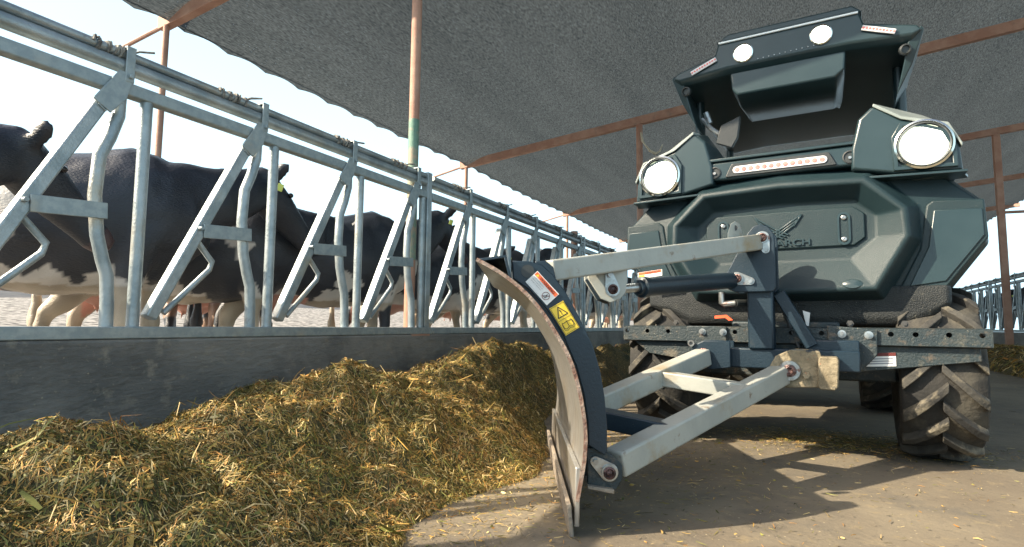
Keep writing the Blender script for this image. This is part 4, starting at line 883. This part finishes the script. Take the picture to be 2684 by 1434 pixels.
pinset(F2((-.155, -.178, .796)), F2((-.100, -.178, .783)), AX, tp0, .023)
# upper arm
ua = F2((-.050, -.11, .965)); ub = atD(1376, 682, 1.86)
m = MB(); m.bar(ua, ub, .070, .070); uarm = m.build('upper_arm', ARMG, imp, bevel=.007, seg=3)
m = MB(); cpt = [atD(x, y, 1.80) for x, y in ((1345, 657), (1372, 655), (1392, 672), (1398, 700), (1385, 722), (1362, 712))]; m.prism(cpt, FF * .014); m.prism([p + FF * .09 for p in cpt], FF * .014); m.build('arm_clevis', NAVY, imp, bevel=.003)
pe = ua.lerp(ub, .20); d_ = (ub - ua).normalized(); sd_ = AX
m = MB(); base = ua.lerp(ub, .17) + Vector((0, 0, .035)); e1 = (ub - ua).normalized()
lp = [base - e1 * .055 + Vector((0, 0, -.004)), base - e1 * .05 + Vector((0, 0, .02)), base - e1 * .032 + Vector((0, 0, .055)), base + Vector((0, 0, .068)), base + e1 * .03 + Vector((0, 0, .058)), base + e1 * .052 + Vector((0, 0, .02)), base + e1 * .055 + Vector((0, 0, -.004))]
m.prism(lp, sd_ * .010); ey = m.build('lifting_eye', ARMG, uarm, bevel=.002)
m = MB(); m.lathe(base + Vector((0, 0, .038)) + sd_ * .0105, sd_, [(0, .0115), (.0008, .0115), (.0008, 0)], 20); m.build('eye_hole', PLBLK, ey)
# arm gusset + cylinder
gp = [(1478, 648), (1572, 643), (1578, 700), (1574, 735), (1560, 752), (1535, 762), (1512, 752), (1478, 700)]
dg_ = 2.02
G = [atD(x, y, dg_) for x, y in gp]
m = MB(); m.prism(G, FF * .010); gus = m.build('arm_gusset', ARMG, imp, bevel=.003)
m = MB(); m.prism([p + FF * .10 for p in G], FF * .010); m.build('arm_gusset', ARMG, imp, bevel=.003)
m = MB(); m.prism([atD(x, y, dg_) + FF * .011 for x, y in ((1480, 700), (1512, 752), (1535, 762), (1531, 752), (1515, 742), (1486, 694))], FF * .088); m.build('gusset_web', NAVY, imp)
pinset(atD(1540, 728, dg_ - .003), atD(1532, 692, dg_ - .003), -FF, gus, .021)
ca = F2((-.155, -.105, .796)); cb = atD(1540, 728, dg_ + .055); cd = (cb - ca).normalized(); CL = (cb - ca).length
m = MB(); m.tube([ca, ca + cd * (CL * .80)], .036, 20); m.lathe(ca + cd * (CL * .78), cd, [(0, .040), (.03, .040), (.034, .030), (.05, .028)], 20); cyl_ = m.build('cylinder_barrel', NAVY, imp, smooth=40)
m = MB(); m.tube([ca + cd * (CL * .80), cb - cd * .03], .017, 16); m.build('cylinder_rod', CHROME, imp, smooth=40)
m = MB(); m.lathe(cb + FF * -.02, FF, [(0, .024), (.045, .024)], 16); m.build('rod_eye', NAVY, imp, smooth=40)
h0 = atT(1815, 735, -.10); h1 = atT(1815, 762, -.10); h2 = atT(1850, 762, -.10)
m = MB(FT); m.tube([h0, h1, h1 + Vector((.012, 0, -.006)), h2], .014, 10); m.build('hose_elbow', CHROME, imp, smooth=50)
m = MB(FT); m.tube([h2, h2 + Vector((.06, .05, .0)), h2 + Vector((.10, .14, -.02))], .017, 10); m.build('hydraulic_hose', PLBLK, imp, smooth=50)
# lower arms
ra = F2((.035, -.16, .40)); rb = atD(1545, 1165, 1.735)
SEP = -(FT.to_3x3() @ Vector((1, 0, 0))) * .345
m = MB(); m.bar(ra, rb, .075, .075); m.build('lower_arm', ARMG, imp, bevel=.008, seg=3)
m = MB(); m.bar(ra + SEP + Vector((0, 0, .045)), ra.lerp(rb, .70) + SEP + Vector((0, 0, .03)), .075, .075); m.build('lower_arm', ARMG, imp, bevel=.008, seg=3)
f1 = ra.lerp(rb, .30); f2_ = ra.lerp(rb, .74)
m = MB(); m.bar(f1, f1 + SEP + Vector((0, 0, .035)), .085, .06); m.build('cross_member', ARMG, imp, bevel=.005)
m = MB(); m.bar(f2_ + Vector((0, 0, .0)), f2_ + SEP + Vector((0, 0, .035)), .09, .06); m.build('cross_member', NAVY, imp, bevel=.005)
m = MB(); ch = ra.lerp(rb, .865) ; dd = (rb - ra).normalized(); nn_ = (FF.cross(dd)); nn_ = -FF
# right pivot block, muddy
pb = [(1933, 925), (1950, 895), (1985, 880), (2060, 882), (2068, 900), (2068, 975), (1970, 975), (1945, 960)]
for dy in (-.235, -.105):
    m = MB(FT); m.prism([atT(x, y, dy) if dy < -.2 else atT(x, y, -.235) + Vector((0, .13, 0)) for x, y in pb], (0, .016, 0)); q = m.build('pivot_cheek', RUSTY, imp, bevel=.004)
    if dy < -.2: pk0 = q
m = MB(FT); c0 = atT(1986, 932, -.240); m.lathe(c0, (0, -1, 0), [(0, .034), (.006, .034), (.008, .026), (.020, .024), (.022, .014), (.012, .010), (.012, 0)], 24); m.build('pivot_pin', GREASE, pk0, smooth=40)
m = MB(FT); m.lathe(c0, (0, -1, 0), [(.001, .042), (.008, .040), (.008, .028)], 24); m.build('pin_collar', CHROME, pk0, smooth=40)
m = MB(FT); m.lathe(atT(2028, 944, -.240), (0, -1, 0), [(0, .015), (.012, .014), (.012, 0)], 6); m.build('bolt', RUSTY, pk0)
m = MB(FT); m.prism([atT(x, y, -.26) for x, y in ((2058, 903), (2062, 897), (2105, 900), (2110, 908), (2108, 975), (2100, 983), (2062, 980), (2056, 972))], (0, .14, 0)); m.build('end_block', RUSTY, imp, bevel=.005)
# left pivot
pl_ = [(1735, 890), (1742, 868), (1770, 856), (1835, 858), (1838, 925), (1790, 930), (1750, 915)]
for dy in (0, .11):
    m = MB(FT); m.prism([atT(x, y, -.17) + Vector((0, dy, 0)) for x, y in pl_], (0, .014, 0)); q = m.build('pivot_cheek', NAVY, imp, bevel=.004)
    if dy == 0: pk1 = q
m = MB(FT); c0 = atT(1770, 892, -.172); m.lathe(c0, (0, -1, 0), [(0, .030), (.006, .030), (.010, .022), (.016, .018), (.012, .010), (.012, 0)], 20); m.build('pivot_pin', GREASE, pk1, smooth=40)
m = MB(FT); m.lathe(atT(1739, 863, -.17), (0, -1, 0), [(0, .015), (.012, .015), (.012, .008), (0, .008)], 16); m.build('ring_eye', CHROME, imp, smooth=40)
# flaked paint patch on the near arm
m = MB(); pk = [(1578, 1136), (1590, 1127), (1612, 1120), (1618, 1124), (1612, 1138), (1598, 1146), (1584, 1150)]
